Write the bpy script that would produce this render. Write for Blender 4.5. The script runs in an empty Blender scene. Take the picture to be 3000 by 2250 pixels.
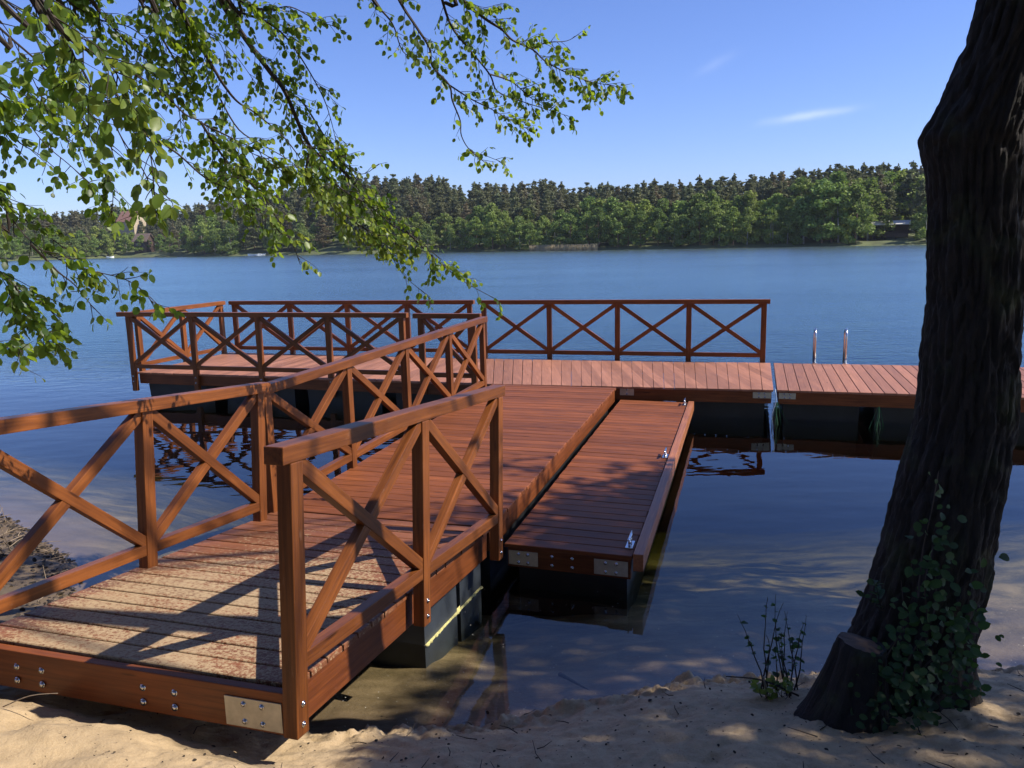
import bpy, bmesh, math, random
import numpy as np
from math import radians, sin, cos, pi, atan2, sqrt
from mathutils import Vector, Matrix, noise

random.seed(7)
rng = np.random.default_rng(7)
scene = bpy.context.scene
C = scene.collection

# ------------------------------------------------------------------ camera
CAMZ = 2.104
FPX = 2345.7
PITCH, ROLL = 0.177235, -0.0237903
F_ = Vector((0, cos(PITCH), -sin(PITCH)))
R0 = Vector((1, 0, 0)); U0 = Vector((0, sin(PITCH), cos(PITCH)))
R_ = cos(ROLL) * R0 + sin(ROLL) * U0
U_ = -sin(ROLL) * R0 + cos(ROLL) * U0
cd = bpy.data.cameras.new("camera"); cam = bpy.data.objects.new("camera", cd); C.objects.link(cam)
cam.matrix_world = Matrix(((R_.x, U_.x, -F_.x, 0), (R_.y, U_.y, -F_.y, 0), (R_.z, U_.z, -F_.z, CAMZ), (0, 0, 0, 1)))
cd.sensor_width = 36; cd.lens = FPX / 3000 * 36; cd.clip_start = 0.05; cd.clip_end = 5000
scene.camera = cam

def ray(u, v):
    return F_ + R_ * ((u - 1500) / FPX) - U_ * ((v - 1125) / FPX)
def onz(u, v, z):
    d = ray(u, v); t = (z - CAMZ) / d.z
    return Vector((d.x * t, d.y * t, z))
def ony(u, v, y):
    d = ray(u, v); t = y / d.y
    return Vector((d.x * t, y, CAMZ + d.z * t))

# ------------------------------------------------------------------ light
SUN_TRAVEL = radians(171.76); SUN_EL = radians(45.4)
sd = Vector((-cos(SUN_TRAVEL) * cos(SUN_EL), -sin(SUN_TRAVEL) * cos(SUN_EL), sin(SUN_EL)))
sl = bpy.data.lights.new("sun", 'SUN'); so = bpy.data.objects.new("sun", sl); C.objects.link(so)
so.rotation_euler = (-sd).to_track_quat('-Z', 'Y').to_euler()
sl.energy = 5.0; sl.angle = radians(0.5); sl.color = (1.0, 0.93, 0.82)
W = bpy.data.worlds.new("World"); scene.world = W; W.use_nodes = True
nt = W.node_tree; nt.nodes.clear()
def wn(t, **k):
    n = nt.nodes.new(t)
    for a, b in k.items(): setattr(n, a, b)
    return n
sky = wn('ShaderNodeTexSky', sky_type='NISHITA'); sky.sun_disc = False
sky.sun_elevation = SUN_EL; sky.sun_rotation = atan2(sd.x, sd.y)
sky.air_density = 1.0; sky.dust_density = 0.35; sky.ozone_density = 2.2; sky.altitude = 150
tint = wn('ShaderNodeMix', data_type='RGBA', blend_type='MULTIPLY'); tint.inputs[0].default_value = 1
tint.inputs[7].default_value = (0.78, 0.89, 1.38, 1)
nt.links.new(sky.outputs[0], tint.inputs[6])
# thin cirrus wisps, by direction in the sky
tc = wn('ShaderNodeTexCoord')
last = tint.outputs[2]
def wisp(c, ax, la, lb, amp, last):
    c = Vector(c).normalized(); a = (Vector(ax)).normalized(); b = c.cross(a).normalized(); a = b.cross(c).normalized()
    nz = wn('ShaderNodeTexNoise'); nz.inputs['Scale'].default_value = 30; nz.inputs['Detail'].default_value = 5
    nt.links.new(tc.outputs['Generated'], nz.inputs['Vector'])
    def dot(v, s, off):
        d = wn('ShaderNodeVectorMath', operation='DOT_PRODUCT'); d.inputs[1].default_value = v
        nt.links.new(tc.outputs['Generated'], d.inputs[0])
        m = wn('ShaderNodeMath', operation='MULTIPLY_ADD'); m.inputs[1].default_value = 1 / s; m.inputs[2].default_value = -off / s
        nt.links.new(d.outputs['Value'], m.inputs[0])
        n2 = wn('ShaderNodeMath', operation='MULTIPLY_ADD'); n2.inputs[1].default_value = 1.6; n2.inputs[2].default_value = -0.8
        nt.links.new(nz.outputs[0], n2.inputs[0])
        m3 = wn('ShaderNodeMath', operation='ADD'); nt.links.new(m.outputs[0], m3.inputs[0]); nt.links.new(n2.outputs[0], m3.inputs[1])
        p = wn('ShaderNodeMath', operation='MULTIPLY'); nt.links.new(m3.outputs[0], p.inputs[0]); nt.links.new(m3.outputs[0], p.inputs[1])
        return p.outputs[0]
    s = wn('ShaderNodeMath', operation='ADD')
    nt.links.new(dot(a, la, a.dot(c)), s.inputs[0]); nt.links.new(dot(b, lb, b.dot(c)), s.inputs[1])
    e = wn('ShaderNodeMath', operation='MULTIPLY'); e.inputs[1].default_value = -1; nt.links.new(s.outputs[0], e.inputs[0])
    x = wn('ShaderNodeMath', operation='EXPONENT'); nt.links.new(e.outputs[0], x.inputs[0])
    y = wn('ShaderNodeMath', operation='MULTIPLY'); y.inputs[1].default_value = amp; nt.links.new(x.outputs[0], y.inputs[0])
    mx = wn('ShaderNodeMix', data_type='RGBA'); mx.inputs[7].default_value = (10.5, 10.8, 11.2, 1)
    nt.links.new(y.outputs[0], mx.inputs[0]); nt.links.new(last, mx.inputs[6])
    return mx.outputs[2]
last = wisp((0.36, 1, 0.139), (1, -0.1, 0.13), 0.036, 0.0042, 0.24, last)
last = wisp((0.248, 1, 0.200), (1, -0.1, 0.5), 0.02, 0.005, 0.06, last)
bg = wn('ShaderNodeBackground'); bg.inputs['Strength'].default_value = 0.088
wo = wn('ShaderNodeOutputWorld'); nt.links.new(last, bg.inputs[0]); nt.links.new(bg.outputs[0], wo.inputs[0])
scene.view_settings.view_transform = 'Standard'; scene.view_settings.look = 'None'
scene.view_settings.exposure = 0.56; scene.view_settings.gamma = 1.0
scene.cycles.transparent_max_bounces = 24
scene.cycles.max_bounces = 8

# ------------------------------------------------------------------ materials
class NT:
    def __init__(s, name):
        s.m = bpy.data.materials.new(name); s.m.use_nodes = True; s.t = s.m.node_tree; s.t.nodes.clear()
        s.out = s.n('ShaderNodeOutputMaterial')
    def n(s, t, ins=None, **k):
        n = s.t.nodes.new(t)
        for a, b in k.items(): setattr(n, a, b)
        for a, b in (ins or {}).items():
            if isinstance(b, bpy.types.NodeSocket): s.t.links.new(b, n.inputs[a])
            else: n.inputs[a].default_value = b
        return n
    def math(s, op, a, b=None, c=None):
        i = {0: a}
        if b is not None: i[1] = b
        if c is not None: i[2] = c
        return s.n('ShaderNodeMath', i, operation=op).outputs[0]
    def noise(s, vec, scale, detail=4, rough=.55, dist=0):
        return s.n('ShaderNodeTexNoise', {'Vector': vec, 'Scale': scale, 'Detail': detail, 'Roughness': rough, 'Distortion': dist}).outputs[0]
    def mapv(s, vec, sc, loc=(0, 0, 0)):
        return s.n('ShaderNodeMapping', {'Vector': vec, 'Scale': sc, 'Location': loc}).outputs[0]
    def ramp(s, f, pts):
        r = s.n('ShaderNodeValToRGB', {0: f}); e = r.color_ramp.elements
        while len(e) < len(pts): e.new(0.5)
        for i, (p, c) in enumerate(pts):
            e[i].position = p; e[i].color = (*c, 1) if len(c) == 3 else c
        return r.outputs[0]
    def mix(s, f, a, b, mode='MIX'):
        m = s.n('ShaderNodeMix', data_type='RGBA', blend_type=mode)
        for i, x in ((0, f), (6, a), (7, b)):
            if isinstance(x, bpy.types.NodeSocket): s.t.links.new(x, m.inputs[i])
            elif isinstance(x, (int, float)): m.inputs[i].default_value = x
            else: m.inputs[i].default_value = (*x, 1)
        return m.outputs[2]
    def bump(s, h, st, d=.01):
        return s.n('ShaderNodeBump', {'Height': h, 'Strength': st, 'Distance': d}).outputs[0]
    def bsdf(s, col, rough=.6, normal=None, metal=0, **k):
        i = {'Base Color': col if isinstance(col, bpy.types.NodeSocket) else (*col, 1), 'Roughness': rough, 'Metallic': metal}
        if normal is not None: i['Normal'] = normal
        for a, b in k.items(): i[a.replace('_', ' ')] = b
        b = s.n('ShaderNodeBsdfPrincipled', i)
        s.t.links.new(b.outputs[0], s.out.inputs[0]); return b

def wood_mat(name, dark, light, rough=.38, axis='X', pitch=None, dust=0.0, worn=0.25, coat=.25):
    t = NT(name); tc = t.n('ShaderNodeTexCoord').outputs['Object']
    rnd = t.n('ShaderNodeObjectInfo').outputs['Random']
    sep = t.n('ShaderNodeSeparateXYZ', {0: tc})
    off = t.n('ShaderNodeCombineXYZ', {0: t.math('MULTIPLY', rnd, 37.0), 1: t.math('MULTIPLY', rnd, 11.0), 2: 0.0}).outputs[0]
    if pitch:
        idx = t.math('FLOOR', t.math('DIVIDE', sep.outputs['Y'], pitch))
        wv = t.n('ShaderNodeTexWhiteNoise', {'W': idx}, noise_dimensions='1D').outputs['Value']
        off = t.n('ShaderNodeCombineXYZ', {0: t.math('MULTIPLY', wv, 53.0), 1: t.math('MULTIPLY', wv, 3.0), 2: 0.0}).outputs[0]
    p = t.n('ShaderNodeVectorMath', {0: tc, 1: off}, operation='ADD').outputs[0]
    g = t.mapv(p, (1.3, 34, 34))
    n1 = t.noise(g, 1.6, 6, .62, .6)
    n2 = t.noise(t.mapv(p, (2.5, 9, 9)), 1.2, 4, .55)
    n3 = t.noise(p, 2.2, 3)
    f = t.math('ADD', t.math('MULTIPLY', n1, .62), t.math('MULTIPLY', n2, .38))
    col = t.ramp(f, [(.30, dark), (.52, tuple((a + b) / 2 for a, b in zip(dark, light))), (.70, light)])
    var = wv if pitch else rnd
    k = t.math('MULTIPLY_ADD', var, .42, .79)
    col = t.mix(1.0, col, t.n('ShaderNodeCombineColor', {0: k, 1: k, 2: k}).outputs[0], 'MULTIPLY')
    vk = t.n('ShaderNodeTexVoronoi', {'Vector': t.mapv(p, (1.5, 9, 9)), 'Scale': 1.0})
    kn = t.ramp(t.math('MULTIPLY_ADD', n1, .06, vk.outputs['Distance']), [(.075, (1, 1, 1)), (.13, (0, 0, 0))])
    col = t.mix(t.math('MULTIPLY', kn, .75), col, tuple(x * .38 for x in dark))
    # scuffs: slight pale wear
    sc = t.ramp(t.noise(t.mapv(p, (3, 14, 6)), 2.4, 8, .7), [(.62, (0, 0, 0)), (.78, (1, 1, 1))])
    col = t.mix(t.math('MULTIPLY', sc, worn), col, (.46, .30, .20))
    rg = t.math('MULTIPLY_ADD', n2, .22, rough - .1)
    if dust > 0:
        # walked-in sand: thick near the beach end (local Y = distance from the hinge end)
        a = t.noise(tc, 2.6, 3, .5); b = t.noise(tc, 48, 6, .85); c = t.noise(t.mapv(tc, (6, 16, 6)), 2.2, 5, .7)
        yy = t.math('MULTIPLY_ADD', sep.outputs['Y'], .22 * dust, -.10)
        yy = t.math('MINIMUM', yy, .27)
        # swept clean near the side edges, more on the beach-left
        ex = t.math('ABSOLUTE', t.math('ADD', sep.outputs['X'], -.95))
        ex = t.math('MULTIPLY', t.math('POWER', ex, 4.0), -.30)
        s_ = t.math('ADD', t.math('ADD', yy, ex), t.math('ADD', t.math('MULTIPLY', a, .45), t.math('MULTIPLY_ADD', c, .30, .15)))
        s2 = t.math('ADD', s_, t.math('MULTIPLY_ADD', b, 1.7, -.85))
        m = t.ramp(s2, [(.62, (0, 0, 0)), (.80, (1, 1, 1))])
        edge = t.math('MULTIPLY', m, .88)
        col = t.mix(edge, col, t.ramp(b, [(.3, (.27, .185, .105)), (.7, (.48, .355, .21))]))
        rg = t.mix(m, rg, (.9, .9, .9))
    nb = t.bump(t.math('ADD', t.math('MULTIPLY', n1, .7), t.math('MULTIPLY', n3, .2)), .22, .004)
    t.bsdf(col, rg, nb, Coat_Weight=coat, Coat_Roughness=.25, Specular_IOR_Level=.25)
    return t.m

M = {}
M['rail'] = wood_mat('stained_rail_timber', (.064, .019, .006), (.265, .084, .019), .42, coat=.05)
M['beam'] = wood_mat('stained_beam_timber', (.070, .019, .006), (.23, .066, .017), .45, worn=.15, coat=.05)
M['plank'] = wood_mat('deck_planks', (.085, .026, .009), (.30, .090, .027), .55, pitch=.145, worn=.16, coat=.0)
M['plank_pale'] = wood_mat('deck_planks_sunbleached', (.21, .088, .050), (.42, .19, .118), .55, pitch=.15, worn=.35, coat=.0)
M['plank_sand'] = wood_mat('deck_planks_sanded', (.105, .036, .016), (.24, .085, .036), .55, pitch=.145, dust=1.0, worn=.3, coat=.0)
M['fender'] = wood_mat('fender_timber', (.17, .055, .022), (.42, .16, .065), .5)

def simple(name, col, rough=.6, metal=0, ns=8, var=.25, bump=.2, bd=.005, **k):
    t = NT(name); tc = t.n('ShaderNodeTexCoord').outputs['Object']
    n = t.noise(tc, ns, 5, .6)
    c = t.ramp(n, [(.3, tuple(x * (1 - var) for x in col)), (.7, tuple(min(1, x * (1 + var)) for x in col))])
    t.bsdf(c, rough, t.bump(n, bump, bd), metal, **k)
    return t.m
M['float'] = simple('black_float_plastic', (.012, .014, .017), .45, ns=5)
M['float_grey'] = simple('grey_float_plastic', (.028, .034, .042), .5, ns=5)
M['steel'] = simple('stainless_steel', (.62, .62, .63), .22, 1, ns=20, var=.1, bump=.05)
M['zinc'] = simple('galvanised_plate', (.46, .42, .33), .48, .55, ns=14, var=.18)
M['yellow_line'] = simple('pale_yellow_waterline', (.55, .50, .20), .8, ns=60, var=.5)
M['rope'] = simple('pale_blue_rope', (.30, .36, .44), .7, ns=90, var=.5)
M['green_rope'] = simple('green_net', (.012, .07, .03), .8, ns=90, var=.6)
M['twig'] = simple('twig_bark', (.035, .024, .017), .8, ns=50, var=.4)
M['dry_stick'] = simple('dry_stick', (.24, .18, .12), .8, ns=50, var=.4)
M['stone'] = simple('beach_stone', (.55, .52, .47), .7, ns=20, var=.2)
M['shell'] = simple('white_shell', (.75, .70, .62), .5, ns=30, var=.1)
M['litter'] = simple('leaf_litter', (.022, .015, .009), .9, ns=9, var=.6)
M['roof_red'] = simple('red_tile_roof', (.26, .13, .09), .8, ns=3)
M['roof_brown'] = simple('brown_roof', (.13, .09, .07), .8, ns=3)
M['plaster'] = simple('cream_plaster', (.42, .34, .23), .8, ns=2)
M['dark_timber'] = simple('dark_timber_wall', (.06, .035, .025), .8, ns=3)
M['white_paint'] = simple('white_paint', (.75, .75, .72), .4, ns=3, var=.08)
M['glass'] = simple('dark_window', (.02, .025, .03), .1, ns=2)
M['stump_cut'] = simple('cut_stump_wood', (.11, .065, .04), .8, ns=14, var=.35)
M['reed'] = simple('dry_reeds', (.36, .29, .17), .9, ns=1.5, var=.35)

def leaf_mat(name, cols, trans=.5, tcol=(.30, .42, .03), ns=1.5, rough=.42, vary=0):
    t = NT(name)
    g = t.n('ShaderNodeNewGeometry'); r = g.outputs['Random Per Island']
    pos = t.n('ShaderNodeTexCoord').outputs['Object']
    n = t.noise(pos, ns, 3)
    f = t.math('ADD', t.math('MULTIPLY', r, .6), t.math('MULTIPLY', n, .4))
    c = t.ramp(f, [(.2, cols[0]), (.5, cols[1]), (.8, cols[2])])
    if vary:
        ob = t.n('ShaderNodeObjectInfo').outputs['Random']; k = t.math('MULTIPLY_ADD', ob, vary, 1 - vary * .45)
        k2 = t.math('MULTIPLY_ADD', t.n('ShaderNodeTexWhiteNoise', {'W': ob}, noise_dimensions='1D').outputs['Value'], vary * .45, 1 - vary * .42)
        c = t.mix(1.0, c, t.n('ShaderNodeCombineColor', {0: t.math('MULTIPLY', k, k2), 1: k, 2: k}).outputs[0], 'MULTIPLY')
    pb = t.n('ShaderNodeBsdfPrincipled', {'Base Color': c, 'Roughness': rough})
    tr = t.n('ShaderNodeBsdfTranslucent', {'Color': t.mix(.65, c, tcol)})
    mx = t.n('ShaderNodeMixShader', {0: trans, 1: pb.outputs[0], 2: tr.outputs[0]})
    t.t.links.new(mx.outputs[0], t.out.inputs[0]); return t.m
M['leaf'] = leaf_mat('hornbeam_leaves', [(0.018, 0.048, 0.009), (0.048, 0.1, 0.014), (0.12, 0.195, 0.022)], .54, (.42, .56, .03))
M['leaf_lit'] = leaf_mat('sunlit_tinted_leaves', [(.07, .13, .02), (.12, .20, .03), (.20, .27, .05)], .5, (.45, .50, .06))  # sunlit copy of the leaves: sun glow put into the colour
M['ivy'] = leaf_mat('undergrowth_leaves', [(.010, .028, .008), (.018, .05, .012), (.034, .075, .018)], .3, (.10, .22, .03), rough=.65)
M['canopy'] = leaf_mat('canopy_leaves', [(.03, .07, .012), (.05, .10, .015), (.08, .14, .02)], .25)
M['pine'] = leaf_mat('pine_needles', [(0.1, 0.108, 0.045), (0.17, 0.17, 0.075), (0.25, 0.235, 0.11)], .3, (.12, .14, .04), .35, .8, vary=.45)
M['pine_rust'] = leaf_mat('pine_needles_dry', [(0.13, 0.11, 0.055), (0.19, 0.155, 0.08), (0.25, 0.2, 0.105)], .3, (.16, .11, .05), .35, .8, vary=.45)
M['decid'] = leaf_mat('far_green_leaves', [(0.095, 0.125, 0.032), (0.16, 0.2, 0.046), (0.26, 0.3, 0.07)], .35, (.18, .28, .04), .35, .8, vary=.45)
M['decid_lit'] = leaf_mat('far_bright_leaves', [(0.16, 0.19, 0.042), (0.24, 0.28, 0.06), (0.35, 0.38, 0.085)], .35, (.22, .30, .04), .35, .8, vary=.45)

def bark_mat(name, c0, c1, sc=1.0):
    t = NT(name); tc = t.n('ShaderNodeTexCoord').outputs['Object']
    n1 = t.noise(t.mapv(tc, (22 * sc, 22 * sc, 5 * sc)), 1.3, 8, .68, .8)
    n2 = t.noise(tc, 5 * sc, 4)
    c = t.ramp(n1, [(.35, c0), (.62, c1)])
    c = t.mix(t.ramp(n2, [(.55, (0, 0, 0)), (.72, (.5, .5, .5))]), c, (.05, .06, .02))
    t.bsdf(c, .85, t.bump(n1, .9, .02)); return t.m
M['bark'] = bark_mat('alder_bark', (.003, .002, .0015), (.019, .013, .009))
M['bark_far'] = bark_mat('pine_bark_far', (.08, .045, .03), (.22, .13, .08), .1)
M['bark_pale'] = bark_mat('pale_bark_far', (.12, .11, .09), (.35, .33, .28), .1)

# sand
t = NT('lake_sand'); pos = t.n('ShaderNodeTexCoord').outputs['Object']
big = t.noise(pos, 1.4, 4); mid = t.noise(pos, 9, 6, .65); fine = t.noise(pos, 140, 4, .8); spk = t.noise(pos, 38, 3, .6)
col = t.ramp(mid, [(.3, (.27, .185, .10)), (.7, (.45, .32, .18))])
col = t.mix(t.ramp(fine, [(.35, (.0, .0, .0)), (.7, (.45, .45, .45))]), col, (.54, .42, .26))
col = t.mix(t.ramp(spk, [(.66, (0, 0, 0)), (.70, (.9, .9, .9))]), col, (.05, .035, .02))
sepz = t.n('ShaderNodeSeparateXYZ', {0: pos}).outputs['Z']
soil = t.math('MULTIPLY_ADD', t.n('ShaderNodeSeparateXYZ', {0: pos}).outputs['X'], -1.6, -3.9)
soil = t.ramp(t.math('ADD', soil, t.math('MULTIPLY', mid, .9)), [(.2, (0, 0, 0)), (.8, (1, 1, 1))])
col = t.mix(t.math('MULTIPLY', soil, t.ramp(big, [(.3, (1, 1, 1)), (.7, (.35, .35, .35))])), col, (.045, .034, .022))
wet = t.ramp(t.math('MULTIPLY_ADD', t.math('ADD', sepz, t.math('MULTIPLY', mid, .12)), 5.0, 1.80), [(.0, (1, 1, 1)), (.80, (0, 0, 0))])
col = t.mix(wet, col, t.mix(mid, (.085, .058, .030), (.16, .11, .060)))
# under water: algae film and dark litter in patches
uw = t.ramp(t.math('MULTIPLY_ADD', sepz, -2.2, -1.04), [(0, (0, 0, 0)), (.6, (1, 1, 1))])
pat = t.ramp(t.noise(t.mapv(pos, (1, 2.2, 1)), 1.5, 7, .68, .5), [(.36, (.05, .040, .018)), (.50, (.17, .125, .065)), (.66, (.36, .26, .15))])
col = t.mix(uw, col, pat)
hb = t.math('ADD', t.math('MULTIPLY', mid, .6), t.math('ADD', t.math('MULTIPLY', fine, .08), t.math('MULTIPLY', spk, .15)))
t.bsdf(col, t.mix(wet, (.95, .95, .95), (.6, .6, .6)), t.bump(hb, .8, .03)); M['sand'] = t.m

# grass/forest floor on the far side
M['grass'] = simple('far_shore_grass', (.085, .10, .035), .9, ns=.15, var=.5)

# water: mirror of fresnel strength over a clear tinted body
t = NT('lake_water'); pos = t.n('ShaderNodeTexCoord').outputs['Object']
sx = t.n('ShaderNodeSeparateXYZ', {0: pos})
# open water is ruffled by wind, the strip behind the pontoon and by the beach is calm
dy = t.math('ADD', sx.outputs['Y'], t.math('MULTIPLY', sx.outputs['X'], .28))
dy = t.math('ADD', dy, t.math('MULTIPLY', t.noise(pos, .25, 3), 2.5))
gustx = t.ramp(t.math('MULTIPLY_ADD', sx.outputs['X'], -.25, -1.0), [(0, (0, 0, 0)), (1, (.5, .5, .5))])
amp = t.ramp(t.math('MULTIPLY_ADD', dy, .14, -1.72), [(0, (0, 0, 0)), (1, (1, 1, 1))])
w1 = t.noise(t.mapv(pos, (1.3, 2.6, 1)), 1.7, 3, .55)
w2 = t.noise(t.mapv(pos, (.9, 2.2, 1), (5, 3, 0)), 5.0, 3, .6)
w3 = t.noise(t.mapv(pos, (.5, 1.1, 1), (9, 1, 0)), .5, 2)
wave = t.math('ADD', t.math('ADD', t.math('MULTIPLY', w1, .5), t.math('MULTIPLY', w2, .16)), t.math('MULTIPLY', w3, .7))
calm = t.math('ADD', t.math('MULTIPLY', t.noise(t.mapv(pos, (1, 2.0, 1)), 1.6, 2, .4), .030), t.math('MULTIPLY', t.noise(pos, 7, 2), .0016))
h = t.math('ADD', t.math('MULTIPLY', wave, t.math('MULTIPLY', amp, .060)), t.math('MULTIPLY', calm, .14))
gust = t.math('MULTIPLY_ADD', t.noise(t.mapv(pos, (.5, 1.4, 1)), .06, 3), 1.9, .05)
h = t.math('ADD', t.math('MULTIPLY', t.math('MULTIPLY', wave, gust), t.math('MULTIPLY', amp, .070)), t.math('MULTIPLY', calm, .14))
nb = t.n('ShaderNodeBump', {'Height': h, 'Strength': 1.0, 'Distance': 1.0}).outputs[0]
fr = t.n('ShaderNodeFresnel', {'IOR': t.math('MULTIPLY_ADD', amp, 1.15, 1.45), 'Normal': nb}).outputs[0]
fr = t.math('MULTIPLY', fr, t.math('SUBTRACT', 1.0, t.n('ShaderNodeNewGeometry').outputs['Backfacing']))
gl = t.n('ShaderNodeBsdfGlossy', {'Color': t.mix(amp, (.95, .98, 1.0), (.80, 1.0, 1.0)), 'Roughness': t.math('MULTIPLY_ADD', amp, .21, .006), 'Normal': nb})
tr = t.n('ShaderNodeBsdfTransparent', {'Color': (1, 1, 1, 1)})
mx = t.n('ShaderNodeMixShader', {0: fr, 1: tr.outputs[0], 2: gl.outputs[0]})
t.t.links.new(mx.outputs[0], t.out.inputs[0])
va = t.n('ShaderNodeVolumeAbsorption', {'Color': (.45, .50, .22, 1), 'Density': 1.0})
t.t.links.new(va.outputs[0], t.out.inputs[1])
M['water'] = t.m

# ------------------------------------------------------------------ object helpers
def tag(o, label=None, cat=None, group=None, kind=None):
    if label: o['label'] = label
    if cat: o['category'] = cat
    if group: o['group'] = group
    if kind: o['kind'] = kind
    return o
def empty(name, loc, label, cat, group=None):
    o = bpy.data.objects.new(name, None); C.objects.link(o); o.location = loc; o.empty_display_size = .2
    return tag(o, label, cat, group)
def wloc(o):
    l = Vector(o.location); p = o.parent
    while p is not None:
        l = p.matrix_basis @ l; p = p.parent
    return l
def wmat(o):
    m = o.matrix_basis.copy()
    return (wmat(o.parent) @ m) if o.parent else m
def link(name, me, mat, mw, parent=None):
    o = bpy.data.objects.new(name, me); C.objects.link(o)
    if mat is not None and not me.materials: me.materials.append(mat)
    if parent is not None:
        o.parent = parent; o.matrix_basis = wmat(parent).inverted() @ mw
    else: o.matrix_basis = mw
    return o
def mesh_np(name, V, Fc, smooth=False):
    me = bpy.data.meshes.new(name)
    V = np.asarray(V, dtype=np.float32); Fc = np.asarray(Fc, dtype=np.int32)
    nv, nf, k = len(V), len(Fc), Fc.shape[1]
    me.vertices.add(nv); me.vertices.foreach_set('co', V.ravel())
    me.loops.add(nf * k); me.loops.foreach_set('vertex_index', Fc.ravel())
    me.polygons.add(nf); me.polygons.foreach_set('loop_start', np.arange(nf, dtype=np.int32) * k)
    me.polygons.foreach_set('loop_total', np.full(nf, k, dtype=np.int32))
    me.update(calc_edges=True); me.validate()
    if smooth: me.polygons.foreach_set('use_smooth', np.ones(len(me.polygons), dtype=bool))
    return me
def bm_mesh(name, bm, smooth=False):
    me = bpy.data.meshes.new(name); bm.to_mesh(me); bm.free()
    if smooth:
        for p in me.polygons: p.use_smooth = True
    return me
def add_box(bm, c, s, M_=None, bevel=0.0):
    r = bmesh.ops.create_cube(bm, size=1.0); vs = r['verts']
    for v in vs:
        v.co = Vector((v.co.x * s[0] + c[0], v.co.y * s[1] + c[1], v.co.z * s[2] + c[2]))
    if bevel > 0:
        es = list({e for v in vs for e in v.link_edges})
        q = bmesh.ops.bevel(bm, geom=es, offset=bevel, segments=2, affect='EDGES', profile=.6)
        vs = list({v for f in q['faces'] for v in f.verts} | {v for v in vs if v.is_valid})
    if M_ is not None: bmesh.ops.transform(bm, matrix=M_, verts=[v for v in vs if v.is_valid])
def add_cyl(bm, p0, p1, r0, r1=None, n=10, caps=True):
    p0, p1 = Vector(p0), Vector(p1); r1 = r0 if r1 is None else r1
    d = (p1 - p0); q = d.to_track_quat('Z', 'Y').to_matrix()
    a = []; b = []
    for i in range(n):
        o = q @ Vector((cos(2 * pi * i / n), sin(2 * pi * i / n), 0))
        a.append(bm.verts.new(p0 + o * r0)); b.append(bm.verts.new(p1 + o * r1))
    for i in range(n): bm.faces.new((a[i], a[(i + 1) % n], b[(i + 1) % n], b[i]))
    if caps: bm.faces.new(a[::-1]); bm.faces.new(b)
def add_tube(bm, pts, rad, n=6):
    pts = [Vector(p) for p in pts]
    if not hasattr(rad, '__len__'): rad = [rad] * len(pts)
    rings = []; up = Vector((0.12, 0.3, 0.95))
    for i, p in enumerate(pts):
        d = (pts[min(i + 1, len(pts) - 1)] - pts[max(i - 1, 0)]).normalized()
        x = d.cross(up)
        if x.length < 1e-3: x = d.cross(Vector((1, 0, 0)))
        x.normalize(); y = x.cross(d); up = y
        rings.append([bm.verts.new(p + (x * cos(2 * pi * k / n) + y * sin(2 * pi * k / n)) * rad[i]) for k in range(n)])
    for a, b in zip(rings, rings[1:]):
        for k in range(n): bm.faces.new((a[k], a[(k + 1) % n], b[(k + 1) % n], b[k]))
    bm.faces.new(rings[0][::-1]); bm.faces.new(rings[-1])
def frame(o, x, up=Vector((0, 0, 1))):
    x = Vector(x).normalized(); y = up.cross(x).normalized(); z = x.cross(y)
    return Matrix(((x.x, y.x, z.x, o[0]), (x.y, y.y, z.y, o[1]), (x.z, y.z, z.z, o[2]), (0, 0, 0, 1)))
_bc = {}
def beam(name, p0, p1, w, h, mat, parent, up=Vector((0, 0, 1)), bevel=.005, shift=(0, 0)):
    """timber from p0 to p1 (centre line), w across (local Y), h along local Z, grain along local X"""
    p0, p1 = Vector(p0), Vector(p1); L = (p1 - p0).length
    m = frame((p0 + p1) / 2, p1 - p0, up)
    m = m @ Matrix.Translation((0, shift[0], shift[1]))
    key = (round(L, 3), round(w, 4), round(h, 4), mat.name)
    if key not in _bc:
        bm = bmesh.new(); add_box(bm, (0, 0, 0), (L, w, h), bevel=bevel); _bc[key] = bm_mesh(name, bm)
    return link(name, _bc[key], mat, m, parent)

# ------------------------------------------------------------------ ground sheet (beach and lake bed)
WZ = -0.45
SH = [(-60, 30), (-20, 15), (-12, 11.2), (-8, 9.2), (-5, 7.5), (-3.7, 6.3), (-3.1, 5.3), (-2.3, 4.45), (-1.07, 3.80), (-.2, 3.86), (.45, 4.02), (.94, 4.22), (1.5, 4.20), (2.1, 4.28), (2.75, 4.25), (5, 4.8), (12, 6), (60, 12)]
SX = np.array([a for a, b in SH]); SY = np.array([b for a, b in SH])
def ground_z(X, Y, N=True):
    d = np.interp(X, SX, SY) - Y
    left = np.clip((-X - 2.3) / 1.2, 0, 1)
    land = np.interp(d, [0, .10, .30, .6, 1.0, 1.5, 3, 6, 20, 60], [0, .09, .20, .34, .47, .58, .78, .95, 1.3, 3])
    landL = np.interp(d, [0, .3, .9, 1.6, 2.6, 4, 20], [0, .05, .14, .34, .55, .75, 1.3])
    land = land * (1 - left) + landL * left
    under = np.interp(-d, [0, .15, .6, 1.5, 3, 6, 12, 60], [0, .035, .11, .26, .62, 1.5, 2.6, 4.5])
    z = np.where(d > 0, land, -under)
    # beach is scooped out a little below the front edge of the ramp
    return WZ + z, d
def axis(parts):
    out = []
    for a, b, s in parts: out += list(np.arange(a, b, s))
    out.append(parts[-1][1]); return np.array(out)
xs = axis([(-60, -10, 2.5), (-10, -4, .15), (-4, -1.6, .035), (-1.6, 3.2, .016), (3.2, 6, .1), (6, 60, 2.5)])
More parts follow.
